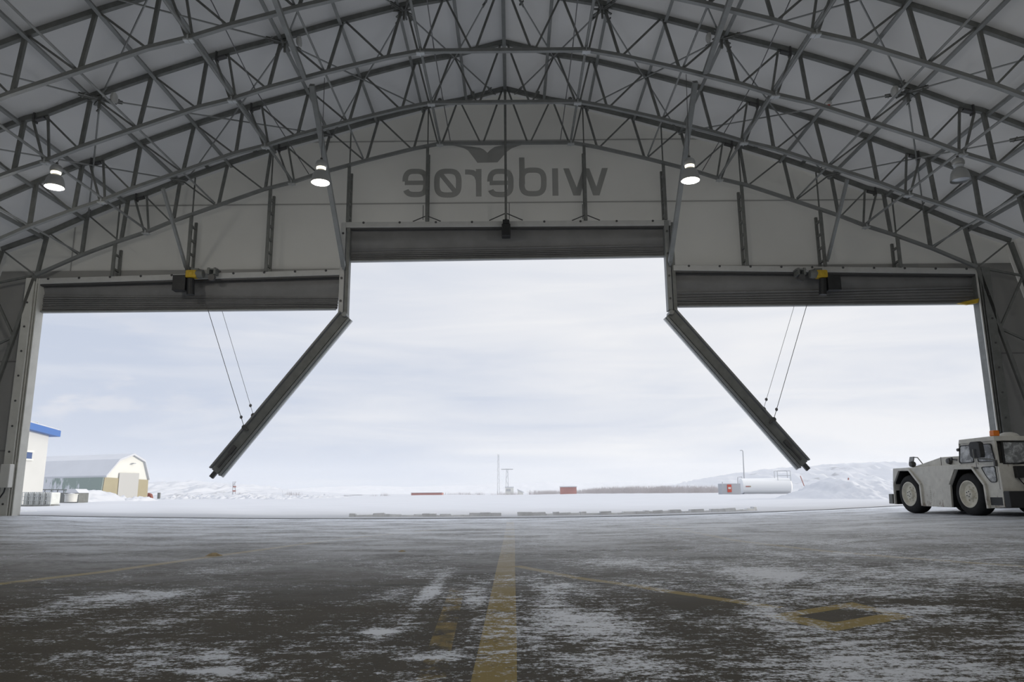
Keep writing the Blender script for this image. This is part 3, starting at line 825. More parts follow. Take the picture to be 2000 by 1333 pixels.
poly([(1040, 350), (1120, 349), (1200, 356), (1330, 368), (1430, 382), (1470, 400), (1510, 436), (1545, 402), (1590, 372), (1690, 350), (1800, 338),
      (2000, 330), (OX + 240, 331), (OX + 100, 352), (1840, 364), (1775, 388), (1720, 428), (1665, 490), (1620, 541), (1402, 546), (1340, 462), (1300, 412), (1250, 385), (1150, 361)]).build('bird_emblem', M['letter'], sign)

# ------------------------------------------------------------------ hanging lamps
def lamp(c, top, lit, label):
    """c: centre of the reflector mouth"""
    t = thing('high_bay_lamp', c, label, 'hanging lamp', 'bell shaped hall lamps')
    MB().lathe(c, [(.215, 0), (.216, .02), (.205, .10), (.185, .19), (.15, .26), (.095, .31), (.085, .31), (.14, .25), (.17, .19), (.19, .10), (.2, .02), (.205, 0)], 28, close=True).build('reflector', M['lampshell'], t, smooth=50)
    MB().lathe(c, [(0, .03), (.12, .032), (.196, .045)], 28, close=True).build('lens', M['lens'] if lit else M['lensoff'], t)
    MB().lathe(c, [(.085, .305), (.11, .34), (.11, .38), (.095, .40)], 20).build('neck', M['neckglow'] if lit else M['lensoff'], t)
    MB().lathe(c, [(.11, .375), (.135, .40), (.135, .46), (.11, .52), (.05, .56), (0, .565)], 20).build('ballast_housing', M['lampshell'], t, smooth=50)
    MB().lathe(c + Vector((0, 0, .59)), [(.012, -.03), (.028, -.02), (.03, .02), (.012, .03)], 10).build('hook', M['bolt'], t)
    if lit:
        ld_ = bpy.data.lights.new('lamp_light', 'POINT'); ld_.energy = 110; ld_.color = (1, .95, .86); ld_.shadow_soft_size = .12
        lo_ = bpy.data.objects.new('lamp_light', ld_); COL.objects.link(lo_); lo_.parent = t; lo_.location = (0, 0, -.02)
    MB().path([c + Vector((0, 0, .61)), (c + Vector((0, 0, .61))).lerp(top, .5), top], .008, 6).build('chain', M['cable'], t)
    return t
lamp(at(106, 366, 16.5), at(116, 312, 16.5), True, 'lit bell lamp hanging far left below the third truss')
lamp(at(626, 357, 16.5), at(634, 152, 16.5), True, 'lit bell lamp beside the long left strut')
lamp(at(1348.5, 353, 16.5), at(1340, 145, 16.5), True, 'lit bell lamp beside the long right strut')
lamp(at(1876, 353, 16.5), at(1872, 305, 16.5), False, 'unlit bell lamp hanging far right below the third truss')
for yy in (9.0, 1.6):                                # extra lamps added out of view to brighten the floor
    for x, side in ((-10.73, 'far left'), (-4.32, 'inner left'), (4.32, 'inner right'), (10.73, 'far right')):
        zt = bot_z(x) + .05; lamp(Vector((XC + x, yy, 8.3 if abs(x) < 5 else 7.6)), Vector((XC + x, yy, zt)), True, 'added fill lamp out of view overhead %s the camera, %s' % ('before' if yy > 5 else 'above', side))
p = at(1618, 203, 17.8)
t = thing('smoke_detector', p, 'small white detector with a red light on the right roof purlin', 'detector')
MB().lathe(p, [(.07, .05), (.085, .0), (.06, -.03), (0, -.03)], 16).build('base', M['white'], t, smooth=40)
MB().lathe(p + Vector((0, 0, -.03)), [(.04, 0), (.03, -.04), (0, -.045)], 12).build('red_light', M['red'], t)

# ------------------------------------------------------------------ aircraft tow tractor
TO = Vector((9.57, 18.75, 0.124)); TH = Vector((.1036, -.9946, 0)); TI = Vector((.9946, .1036, 0)); WD = 1.75
def tp(s, w, z): return TO + TH * s + TI * w + Vector((0, 0, z))
tug = thing('tow_tractor', TO, 'dirty white aircraft tow tractor parked at the right side of the doorway', 'tractor')
def tprism(pts, w0, w1): return MB().prism([tp(s, w0, z) for s, z in pts], TI * (w1 - w0))
body = [(-.62, .21), (-.52, 1.08), (1.93, 1.095), (3.105, 1.06), (3.14, .5), (3.14, .2), (2.66, .17), (2.64, .64), (2.35, .985), (1.82, .99),
        (1.56, .64), (1.53, .17), (.52, .18), (.52, .67), (.17, 1.01), (-.31, 1.02), (-.57, .69), (-.57, .21)]
mb = tprism(body, 0, .05)
for g in (tprism(body, WD - .05, WD), tprism([(-.52, 1.07), (1.95, 1.085), (1.95, 1.10), (-.525, 1.085)], .01, WD - .01), tprism([(-.575, .5), (-.515, 1.08), (-.50, 1.08), (-.56, .5)], .01, WD - .01)):
    k = len(mb.v); mb.v += g.v; mb.f += [tuple(i + k for i in f) for f in g.f]
mb.build('body', M['tug'], tug, bevel=.008)
tprism([(x * .992 + .01, z - .012 if z > .3 else z) for x, z in body], .05, WD - .05).build('arch_liner', M['black'], tug)
tprism([(-.5, .25), (-.5, .98), (3.0, .98), (3.0, .25)], .42, WD - .42).build('chassis', M['black'], tug)
tprism([(.06, 1.085), (1.2, 1.285), (1.96, 1.285), (1.96, 1.085)], .10, WD - .10).build('engine_hood', M['tug'], tug, bevel=.015)
for s, lin in ((-.02, 0), (.0, 0)): pass
tprism([(1.20, 1.09), (1.21, 1.29), (1.22, 1.29), (1.21, 1.09)], .094, .10).build('hood_seam', M['bolt'], tug)
# cab: corner posts, roof, panels, so the glass sits in real openings
cab = MB()
for s0, s1, z0, z1 in ((1.93, 2.0, 1.06, 1.55), (2.42, 2.52, 1.06, 1.55), (3.0, 3.10, 1.03, 1.55)):
    for w0 in (0, WD - .05):
        cab.prism([tp(s0 + (z0 - 1.06) * 0, w0, z0), tp(s1, w0, z0), tp(s1 - (0 if s0 < 2.9 else .02) , w0, z1), tp(s0 + (.07 if s0 < 1.95 else 0), w0, z1)], TI * .05)
cab.build('cab_frame', M['tug'], tug, bevel=.006)
roof = MB().prism([tp(2.0, -.01, 1.535), tp(3.10, -.01, 1.535), tp(3.09, -.01, 1.635), tp(2.03, -.01, 1.625)], TI * (WD + .02))
roof.build('cab_roof', M['tug'], tug, bevel=.012)
tprism([(1.95, 1.07), (2.02, 1.54), (2.05, 1.54), (1.98, 1.07)], .04, WD - .04).build('rear_panel', M['tug'], tug)
# side windows
def rounded(pts, r=.04, k=4):
    P = []; m = len(pts)
    for i in range(m):
        p = Vector((*pts[i], 0)); a = Vector((*pts[i - 1], 0)); b = Vector((*pts[(i + 1) % m], 0))
        u = (a - p).normalized() * r; v = (b - p).normalized() * r
        for j in range(k + 1):
            t = j / k; q = p + u * (1 - t) ** 2 + v * t ** 2; P.append((q.x, q.y))
    return P
def window(name, pts, label=None):
    outer = rounded(pts, .06); c = (sum(p[0] for p in outer) / len(outer), sum(p[1] for p in outer) / len(outer))
    mb = MB()
    inner = [(c[0] + (x - c[0]) * .91, c[1] + (z - c[1]) * .92) for x, z in outer]
    k = len(outer)
    for i in range(k):
        j = (i + 1) % k
        mb.hull8([tp(outer[i][0], -.014, outer[i][1]), tp(outer[j][0], -.014, outer[j][1]), tp(inner[j][0], -.014, inner[j][1]), tp(inner[i][0], -.014, inner[i][1])],
                 [tp(outer[i][0], .012, outer[i][1]), tp(outer[j][0], .012, outer[j][1]), tp(inner[j][0], .012, inner[j][1]), tp(inner[i][0], .012, inner[i][1])])
    fr = mb.build(name, M['black'], tug)
    tprism([(x, z) for x, z in inner], -.004, .006).build('pane', M['frost'], fr)
# panel behind the openings keeps the cab closed between its posts
tprism([(1.98, 1.06), (2.04, 1.54), (3.07, 1.54), (3.09, 1.06)], .012, .035).build('cab_side', M['tug'], tug)
window('rear_side_window', [(1.95, 1.115), (2.43, 1.12), (2.41, 1.50), (2.03, 1.50)])
window('door_window', [(2.53, 1.12), (3.055, 1.12), (2.98, 1.49), (2.54, 1.49)])
window('lower_door_window', [(2.60, 1.02), (3.02, 1.03), (3.03, .70), (2.85, .69), (2.72, .83)])
tprism([(2.47, 1.0), (2.47, 1.54), (2.48, 1.54), (2.48, 1.0)], -.003, .0).build('door_gap', M['bolt'], tug)
tprism([(3.07, .55), (3.06, 1.05), (3.068, 1.05), (3.078, .55)], -.003, .0).build('door_gap', M['bolt'], tug)
MB().bar(tp(2.42, -.02, 1.01), tp(2.52, -.02, 1.0), .02, .025).build('door_handle', M['bolt'], tug)
# windscreen on the front face
def fp(w, z): return tp(3.115 + (1.1 - z) * .055, w, z)
def fprism(pts, d0, d1): return MB().prism([fp(w, z) + TH * d0 for w, z in pts], TH * (d1 - d0))
fprism([(0, .5), (WD, .5), (WD, 1.08), (0, 1.08)], -.02, .0).build('nose_panel', M['tug'], tug)
ws = [(.10, 1.06), (WD - .10, 1.06), (WD - .16, 1.52), (.13, 1.52)]
fprism(ws, -.02, .012).build('windscreen_seal', M['black'], tug)
fprism([(.15, 1.085), (WD - .15, 1.085), (WD - .20, 1.50), (.17, 1.50)], .008, .016).build('windscreen', M['frost'], tug)
MB().path([fp(.30, 1.06) + TH * .03, fp(.55, 1.10) + TH * .03, fp(.95, 1.13) + TH * .03], .009, 6).build('wiper', M['black'], tug)
fprism([(-.01, .19), (WD, .19), (WD, .52), (-.01, .52)], .0, .17).build('front_bumper', M['black'], tug, bevel=.015)
fprism([(.30, .78), (.52, .78), (.52, 1.02), (.30, 1.02)], .0, .10).build('lamp_box', M['black'], tug, bevel=.01)
fprism([(.56, .84), (.76, .84), (.76, .90), (.56, .90)], .0, .05).build('red_marker', M['red'], tug)
MB().lathe(fp(.68, .68), [(.0, 0.02), (.07, .02), (.08, .05), (.115, .05), (.115, 0)], 20, (TI, Vector((0, 0, 1)), TH)).build('head_lamp', M['tug'], tug, smooth=40)
MB().path([fp(.36, .78) + TH * .03, fp(.40, .70) + TH * .05, fp(.46, .64) + TH * .04, fp(.46, .55) + TH * .02], .012, 6).build('loose_lead', M['black'], tug)
# step under the door
st = MB(); st.hull8([tp(2.70, 0, .20), tp(3.10, 0, .20), tp(3.10, .06, .20), tp(2.70, .06, .20)], [tp(2.70, 0, .225), tp(3.10, 0, .225), tp(3.10, .06, .225), tp(2.70, .06, .225)])
st.build('step', M['tug'], tug)
tprism([(2.76, .235), (3.10, .235), (3.10, .395), (2.76, .395)], -.004, .0).build('step_recess', M['black'], tug)
tprism([(-.80, .22), (-.64, .22), (-.63, .46), (-.78, .46)], -.02, WD + .02).build('rear_bumper', M['steel_dark'], tug, bevel=.01)
# raised arch edging
def arch(pts, nm):
    mb = MB()
    for a, b in zip(pts, pts[1:]): mb.bar(tp(a[0], -.022, a[1]), tp(b[0], -.022, b[1]), .05, .05, TI)
    mb.build(nm, M['tug'], tug)
arch([(.17, 1.035), (.55, .68), (.55, .19)], 'rear_arch_edge')
arch([(1.56, .68), (1.80, 1.02), (2.37, 1.01), (2.68, .65), (2.70, .17)], 'front_arch_edge')
vl = MB()
for i in range(9): vl.bar(tp(.72, -.006, .27 + i * .045), tp(.86, -.006, .27 + i * .045), .012, .012, TI)
vl.build('vent_louvres', M['tug'], tug)
# wheels
def wheel(s, w, r, outward):
    c = tp(s, w, r); ax = TI * outward; A = (TH, Vector((0, 0, 1)), ax)
    tyre = MB().lathe(c, [(.285, .0), (.33, .012), (.40, .0), (.44, -.03), (r - .004, -.08), (r, -.17), (r - .004, -.26), (.44, -.31), (.40, -.34), (.285, -.34)], 48, A, close=True).build('wheel', M['rubber'], tug, smooth=40)
    MB().lathe(c, [(.29, .010), (.27, .016), (.255, .0), (.24, -.035), (.215, -.06), (.115, -.055), (.105, .0), (.085, .012), (.0, .012)], 36, A, close=True).build('rim', M['rim'], tyre, smooth=35)
    for k in range(8):
        t = k * math.pi / 4 + .2; q = c + (TH * math.cos(t) + Vector((0, 0, math.sin(t)))) * .155
        MB().lathe(q, [(.018, -.06), (.018, -.03), (0, -.025)], 8, A).build('wheel_nut', M['rim'], tyre)
    for k in range(5):
        t = k * math.pi * .4; q = c + (TH * math.cos(t) + Vector((0, 0, math.sin(t)))) * .055
        MB().lathe(q, [(.012, .008), (.012, .022), (0, .024)], 8, A).build('hub_bolt', M['bolt'], tyre)
for s in (0.0, 2.085):
    wheel(s, .035, .46, -1); wheel(s, WD - .035, .46, 1)
# mirrors, lamps, beacon
mr = MB().prism([tp(2.78, -.22, 1.19) + q for q in (TI * 0, )] * 0 or [tp(a, -.26 + b * .0, c) for a, b, c in ((2.66, 0, 1.24), (2.72, 0, 1.20), (2.96, 0, 1.20), (2.98, 0, 1.26), (2.96, 0, 1.50), (2.90, 0, 1.535), (2.70, 0, 1.535), (2.65, 0, 1.48))], TI * .07 + TH * .05)
mr = mr.build('wing_mirror', M['black'], tug, bevel=.012)
MB().path([tp(2.80, -.285, 1.38), tp(2.80, -.285, 1.19), tp(3.0, -.10, 1.165), tp(3.07, -.02, 1.15)], .012, 8).build('mirror_arm', M['steel'], mr)
MB().bar(tp(3.07, -.03, 1.02), tp(3.075, -.03, 1.14), .05, .05).build('mirror_hinge', M['bolt'], mr)
bc = tp(3.0, .03, 1.635)
bk = MB().prism([tp(2.96, -.0, 1.635), tp(3.10, .0, 1.635), tp(3.10, .0, 1.75), tp(2.97, .0, 1.75)], TI * .13).build('beacon', M['orange'], tug, bevel=.015)
MB().lathe(tp(2.6, .72, 1.63), [(.20, 0), (.20, .04), (.15, .09), (.08, .115), (0, .12)], 20).build('roof_dome', M['white'], tug, smooth=50)
wl = MB().prism([tp(.0, .10, 1.20), tp(.16, .10, 1.20), tp(.21, .10, 1.345), tp(.06, .10, 1.345)], TI * .03).build('rear_work_lamp', M['greybox'], tug)
MB().path([tp(.20, .115, 1.33), tp(.32, .13, 1.32), tp(.46, .15, 1.16)], .012, 8).build('lamp_arm', M['steel'], wl)
for s, z in ((.17, 1.165), (1.53, 1.185)):
    MB().lathe(tp(s, .085, z), [(0, -.07), (.06, -.06), (.075, 0), (.06, .05), (0, .06)], 16, (TH, Vector((0, 0, 1)), TI)).build('round_lamp', M['bolt'], tug, smooth=50)
MB().bar(tp(1.64, .05, 1.22), tp(1.80, .06, 1.20), .02, .03).bar(tp(1.66, .03, 1.20), tp(1.68, .03, 1.26), .03, .03).build('hood_latch', M['bolt'], tug)
MB().lathe(tp(1.98, -.01, 1.41), [(0, -.03), (.035, -.02), (.035, .03), (0, .04)], 10, (TI, Vector((0, 0, 1)), TH)).build('marker_lamp', M['bolt'], tug)

# ------------------------------------------------------------------ outdoors: snow field and drifts
def gz(x, y): return min(.24, dish(x))
def field(u, v):
    y0 = 21.7; Y = (v ** 3) * 2600
    x = (u * 2 - 1) * (38 + Y * 1.1)
    y = edge_y(x) - .02 + Y
    lip = .05 * (1 if v > 0 else 0)
    return (x, y, gz(x, y) + lip * min(1, Y / .15) - .01 + .02 * math.sin(x * 1.3 + y * .6) * min(1, Y / 4))
tag(MB().grid(field, 160, 90).build('snow_field', M['snow'], smooth=80), kind='structure')

from mathutils import noise as MN
def hnoise(x, y, seed):
    return 1.6 * MN.fractal(Vector((x * .55, y * .55, seed * 7.3)), .85, 2.1, 5)
def ridge(name, outline, Y, depth, label, cat, m, rough=.12, seed=1, base=-.3, front=.55, nx=160, ny=36):
    """a mound of snow: its crest follows the outline at distance Y and it slopes down in front and behind"""
    C = [at(px, py, Y) for px, py in outline]
    x0, x1 = C[0].x, C[-1].x; mb = MB()
    hmax = max(c.z for c in C) - base
    def crest(x):
        for a, b in zip(C, C[1:]):
            if a.x <= x <= b.x: 
                t = (x - a.x) / max(1e-6, b.x - a.x); t = t * t * (3 - 2 * t); return a.z + (b.z - a.z) * t
        return C[-1].z
    def fn(u, v):
        x = x0 + (x1 - x0) * u; y = Y + (v - front) * depth
        h = crest(x) - base
        k = v / front if v < front else (1 - v) / (1 - front)
        k = max(0, k); k = k * k * (3 - 2 * k)
        nz = hnoise(x * 5 / (hmax + .5), y * 5 / (hmax + .5), seed) * rough * min(h, hmax * .7) * (k * (1.15 - k)) * 3
        return (x, y, base + h * k + nz)
    mb.grid(fn, nx, ny)
    return tag(mb.build(name, m, smooth=80), label, cat)
ridge('snow_hill', [(180, 968), (290, 950), (345, 943), (400, 942), (430, 945), (480, 948), (530, 956), (600, 962), (700, 967)], 260, 160, 'low snowy hill behind the barn on the left', 'hill', M['hill'], .22, 2)
ridge('snow_hill', [(1240, 962), (1320, 948), (1390, 934), (1440, 926), (1500, 919), (1560, 914), (1640, 907), (1700, 905), (1780, 908), (1900, 912), (2060, 915)], 380, 260, 'broad snowy hill on the right behind the tank', 'hill', M['hill'], .16, 5)
ridge('snow_hill', [(480, 965), (560, 957), (640, 952), (720, 950), (800, 952), (900, 949), (980, 946), (1060, 943), (1140, 944), (1220, 942), (1300, 944), (1400, 955)], 1500, 500, 'faint far snowy ridge along the middle of the horizon', 'hill', M['snow'], .12, 8)
ridge('snow_drift', [(1440, 996), (1480, 987), (1540, 972), (1580, 957), (1605, 941), (1625, 934), (1645, 939), (1700, 938), (1760, 941), (1850, 944), (1960, 950), (2100, 958)], 40, 15, 'large ploughed snow bank on the right beside the tractor', 'snow bank', M['snow'], .13, 3, base=.0, nx=300, ny=70)
ridge('snow_drift', [(330, 975), (380, 968), (450, 970), (500, 965), (560, 970), (620, 968), (700, 974)], 95, 22, 'lumpy snow banks in the middle distance left of centre', 'snow bank', M['snow'], .5, 4, base=.0)
ridge('snow_drift', [(520, 978), (540, 972), (570, 974), (600, 978)], 75, 10, 'small bright snow heap on the field left of centre', 'snow bank', M['snow'], .5, 7, base=.0, nx=30)
ridge('snow_drift', [(120, 985), (150, 972), (175, 959), (190, 958), (205, 966), (235, 980)], 66, 14, 'snow drift leaning against the barn by its left corner', 'snow bank', M['snow'], .3, 6, base=.0, nx=30)
ridge('snow_drift', [(262, 980), (272, 970), (285, 972), (305, 982)], 70, 8, 'small snow drift at the right corner of the barn', 'snow bank', M['snow'], .3, 9, base=.0, nx=20)
ridge('snow_drift', [(30, 1012), (36, 994), (44, 998), (58, 1001), (90, 1006), (130, 1009), (180, 1011)], 23.6, 2.6, 'low soft snow drift at the foot of the left jamb', 'snow bank', M['ice'], .35, 12, base=.02, nx=40)
# packed snow crust along the door line
def crust(name, x0, x1, label, seed):
    q = random.Random(seed); mb = MB(); x = x0
    while x < x1:
        L = q.uniform(.12, .42); h = q.uniform(.085, .15); y = max(edge_y(x), 21.75) + .42 + q.uniform(-.03, .03); z = dish(x)
        a = [(x, y - .06, z - .03), (min(x + L, x1), y - .06, z - .03), (min(x + L, x1), y + .35, z - .03), (x, y + .35, z - .03)]
        j = lambda: q.uniform(-.02, .02)
        b = [(p[0] + j(), p[1] + j() + (.13 if n_ < 2 else 0), p[2] + .03 + h + j() * .6) for n_, p in enumerate(a)]
        mb.hull8(a, b); x += L * .97
    return tag(mb.build(name, M['ice'], bevel=.015), label, 'snow crust')
crust('snow_crust', -4.7, -.35, 'broken crust of packed snow along the door line left of centre', 1)
crust('snow_crust', .12, 4.9, 'broken crust of packed snow along the door line right of centre', 2)
crust('snow_crust', 4.95, 7.2, 'dirty low snow edge where the right apron begins', 4)

# ------------------------------------------------------------------ buildings and yard things
def base_at(px, py, Y):
    p = at(px, py, Y); return p
# white building with a blue roof edge at far left: its long wall faces right
bp = at(83, 963, 46); BX = bp.x; BZ = gz(0, 0)
zt = at(83, 851, 46).z; zt2 = at(50, 841, 42).z
t = thing('white_building', (BX - 3, 40, .2), 'tall white building with a blue roof edge behind the left jamb', 'building')
MB().prism([(BX, 46, 0), (BX, 34, 0), (BX, 34, zt2 + 1.0), (BX, 46, zt)], (-8, 0, 0)).build('wall', M['bldg'], t)
MB().prism([(BX + .35, 46.6, zt - .05), (BX + .35, 34, zt2 + .95), (BX + .35, 34, zt2 + 1.35), (BX + .35, 46.6, zt + .32)], (-9, 0, 0)).build('roof_edge', M['blue'], t)
MB().prism([(BX + .3, 46.5, zt + .32), (BX + .3, 34, zt2 + 1.35), (BX + .3, 34, zt2 + 1.42), (BX + .3, 46.5, zt + .40)], (-8.8, 0, 0)).build('roof_snow', M['snow'], t)
def wallp(px, py):                                   # a picture point on the wall plane x = BX
    d = ray(px, py); k = BX / d.x; return Vector((0, 0, CAMZ)) + d * k
a, b = wallp(44, 883), wallp(60, 897)
wf = MB().box(BX, BX + .06, a.y - 1.2, b.y, b.z, a.z).build('window', M['glassdark'], t)
MB().box(BX, BX + .09, a.y - 1.3, b.y + .12, a.z, a.z + .12).box(BX, BX + .09, a.y - 1.3, b.y + .12, b.z - .1, b.z).build('window_trim', M['clad'], wf)
c = wallp(72, 838); 
MB().path([(BX - .5, c.y, zt + .3), (BX - .5, c.y, zt + .75), (BX - .5, c.y + .8, zt + .75), (BX - .5, c.y + .8, zt + .3)], .04, 6).build('roof_rail', M['steel_light'], t)
# barn
FO = Vector((at(197, 965, 88).x, 88, 0)); fd = Vector((.42, .90, 0)).normalized()   # along its front, left to right in the picture
ld = Vector((-.93, .36, 0)).normalized()                                           # along its length
q = ray(287, 968)
# right end of the front: where the ray meets the front line
den = fd.x * q.y - fd.y * q.x; wfront = (FO.y * q.x - FO.x * q.y) / den * -1
wfront = abs(wfront)
def bf(u, z, l=0.0): return FO + fd * (u * wfront) + ld * l + Vector((0, 0, z))
zb = .15
def pz(px, py, u):                                   # height on the front plane for a picture point at fraction u of the front
    y = (FO + fd * u * wfront).y; return at(px, py, y).z
H = dict(base=zb, eave=pz(201, 933, .03), sh=pz(226, 901, .33), pk=pz(249, 890, .60), sh2=pz(271, 903, .83), e2=pz(285, 938, .98))
t = thing('barn', FO + Vector((0, 0, zb)), 'snow roofed barn with tan lower walls and a big grey door on the left', 'barn')
prof = [(0, -.1), (.04, H['eave']), (.30, H['sh']), (.60, H['pk']), (.86, H['sh2']), (.99, H['e2']), (1, -.1)]
MB().prism([bf(u, z) for u, z in prof], ld * 16).build('hull', M['clad'], t)
MB().prism([bf(0, -.1) - ld * .05, bf(.04, H['eave']) - ld * .05, bf(.99, H['e2']) - ld * .05, bf(1, -.1) - ld * .05], ld * -.04).build('tan_panel', M['tan'], t)
MB().prism([bf(-.004, -.1, .0), bf(.036, H['eave'], .0), bf(.036, H['eave'], 16), bf(-.004, -.1, 16)], Vector((-.06, -.1, 0))).build('side_cladding', M['green'], t)
sv = MB()
for (u0, z0), (u1, z1) in zip(prof[1:5], prof[2:6]):
    sv.hull8([bf(u0, z0, -.3), bf(u1, z1, -.3), bf(u1, z1, 16.3), bf(u0, z0, 16.3)], [bf(u0, z0 + .22, -.3), bf(u1, z1 + .22, -.3), bf(u1, z1 + .22, 16.3), bf(u0, z0 + .22, 16.3)])
sv.build('snow_cover', M['snow'], t)
u0, u1 = .33, .76
MB().prism([bf(u0, 0, -.12), bf(u1, 0, -.12), bf(u1, pz(264, 925, u1), -.12), bf(u0, pz(226, 924, u0), -.12)], ld * -.05).build('door', M['door'], t)
MB().bar(bf(.60, pz(251, 906, .6), -.1), bf(.60, pz(251, 906, .6), -.5), .3, .1).build('gable_lamp', M['greybox'], t)
# row of caged plastic containers
c0 = at(36, 990, 38.5); 
for i in range(5):
    c = at(46 + i * 11.2, 990, 38.5); w = .29; z = c.z - .02; hgt = at(46, 962, 38.5).z - z
    t = thing('caged_container', c, ['caged white container nearest the jamb in the row at left', 'second caged container from the jamb in the row at left', 'middle caged container of the row at left', 'fourth caged container from the jamb in the row at left', 'rightmost caged container of the row at left'][i], 'container', 'caged containers by the left jamb')
    MB().box(c.x - w * .44, c.x + w * .44, 38.6, 39.4, z + .1, z + hgt - .02).build('tank', M['ibc'], t, bevel=.05)
    cg = MB()
    for k in range(4): cg.box(c.x - w * .5 + k * w / 3 - .012, c.x - w * .5 + k * w / 3 + .012, 38.54, 38.57, z + .08, z + hgt)
    for k in range(4): cg.box(c.x - w * .5, c.x + w * .5, 38.54, 38.57, z + .1 + k * (hgt - .12) / 3, z + .125 + k * (hgt - .12) / 3)
    cg.build('cage', M['steel_light'], t)
    MB().box(c.x - w * .5, c.x + w * .5, 38.5, 39.4, z, z + .09).build('pallet', M['steel_dark'], t)
# white tub, small roofed bin and a long rack in the snow
c = at(138, 981, 50)
t = thing('tub', c, 'round white tub in the snow right of the caged containers', 'tub')
zt_ = at(138, 965, 50).z
MB().lathe((c.x, 50, c.z), [(.36, 0), (.38, zt_ - c.z - .06), (.41, zt_ - c.z - .05), (.41, zt_ - c.z), (.34, zt_ - c.z), (.30, .1), (0, .1)], 20, close=True).build('shell', M['white'], t, smooth=40)
MB().lathe((c.x, 50, zt_ - .05), [(.34, 0), (.2, .06), (0, .1)], 16).build('snow_cap', M['snow'], t, smooth=60)
a, b = at(114, 972, 56), at(155, 957, 56)
t = thing('roofed_bin', ((a.x + b.x) / 2, 56, a.z), 'dark bin with a snowy peaked roof behind the white tub', 'bin')
MB().box(a.x, b.x, 56, 57.3, min(a.z - .1, .15), a.z + .32).build('bin_body', M['steel_dark'], t)
MB().prism([(a.x + .65, 55.9, a.z + .3), (b.x + .05, 55.9, a.z + .3), (b.x - .25, 55.9, b.z + .05), (b.x - .85, 55.9, b.z + .05)], (0, 1.5, 0)).build('snowy_roof', M['snow'], t)
a, b = at(72, 957, 58), at(134, 957.5, 58)
t = thing('rail_rack', ((a.x + b.x) / 2, 58, .2), 'long dark rail on legs standing in snow before the barn', 'rack')
MB().bar(a, b, .08, .07).build('rail', M['steel_dark'], t)
for k in range(5):
    p = a.lerp(b, (k + .3) / 5); MB().bar(p, (p.x - .08, p.y, .1), .05, .05).build('leg', M['steel_dark'], t)

# radio mast left, towers in the middle, huts
def lattice(name, px, pyt, pyb, Y, w, label, m, bands=None, arm=None):
    a, b = at(px, pyb, Y), at(px, pyt, Y); a.z -= .3
    t = thing(name, a, label, 'mast', 'distant masts')
    h = b.z - a.z; n_ = max(4, int(h / (w * 1.8)))
    for s1 in (-1, 1):
        MB().bar(a + Vector((s1 * w / 2, 0, 0)), b + Vector((s1 * w * .25, 0, 0)), w * .16, w * .16).build('mast_leg', m, t)
    mb = MB()
    for i in range(n_):
        z0, z1 = a.z + h * i / n_, a.z + h * (i + 1) / n_; s1 = 1 if i % 2 else -1
        mb.bar((a.x - s1 * w * .45, Y, z0), (a.x + s1 * w * .4, Y, z1), w * .10, w * .10)
    mb.build('lacing', m, t)
    if arm: MB().bar(b - Vector((arm, 0, .2)), b + Vector((arm, 0, -.2)), w * .2, w * .3).build('cross_arm', m, t)
    if bands:
        for f0 in bands: MB().box(a.x - w * .5, a.x + w * .5, Y - w * .1, Y, a.z + h * f0, a.z + h * (f0 + .09)).build('red_band', M['redpale'], t)
    return t
lattice('lattice_mast', 457, 941, 969, 170, .7, 'short red and white lattice mast on the left snow hill', M['greybox'], (.05, .35, .62))
lattice('lattice_mast', 973.5, 888, 968, 260, .7, 'tall thin lattice mast near the middle of the horizon', M['greybox'])
lattice('lattice_mast', 990.5, 916, 968, 236, .8, 'shorter mast with a cross arm beside the tall middle mast', M['greybox'], arm=1.8)
def hut(name, x0, x1, yt, yb, Y, m, label, cat, roof=True, extra=None):
    a, b = at(x0, yb, Y), at(x1, yt, Y)
    t = thing(name, ((a.x + b.x) / 2, Y, a.z), label, cat)
    d = max(2.0, (b.x - a.x) * .6)
    MB().box(a.x, b.x, Y, Y + d, a.z - .3, b.z).build('wall', m, t)
    if roof: MB().box(a.x - .1, b.x + .1, Y - .1, Y + d, b.z, b.z + (b.z - a.z) * .10).build('snowy_roof', M['snow'], t)
    if extra: extra(t, a, b, Y)
    return t
hut('red_shed', 803, 863, 963, 971, 190, M['redpale'], 'long low dark red shed left of the middle masts', 'shed')
hut('red_house', 1095, 1126, 952, 971, 180, M['redpale'], 'small red house at the left end of the bare hedge', 'house')
def win(t, a, b, Y):
    w = b.x - a.x; h = b.z - a.z
    MB().box(a.x + w * .1, a.x + w * .65, Y - .05, Y, a.z + h * .6, a.z + h * .85).build('window', M['greybox'], t)
hut('control_cabin', 987, 1003, 953, 971, 230, M['clad'], 'small white cabin under the middle masts', 'cabin', True, win)
p0, p1 = at(1011, 957, 228), at(1022, 970, 228)
t = thing('lean_to', (p0.x, 228, p1.z), 'little sloping white shelter right of the white cabin', 'shelter')
MB().prism([(p0.x, 228, p1.z - .2), (p0.x, 228, p0.z), (p1.x, 228, p0.z - .9), (p1.x, 228, p1.z - .2)], (0, 3, 0)).build('wall', M['clad'], t)
MB().bar((p0.x - .2, 227.9, p0.z + .1), (p1.x + .2, 227.9, p0.z - .8), .3, .25).build('roof_slope', M['snow'], t)
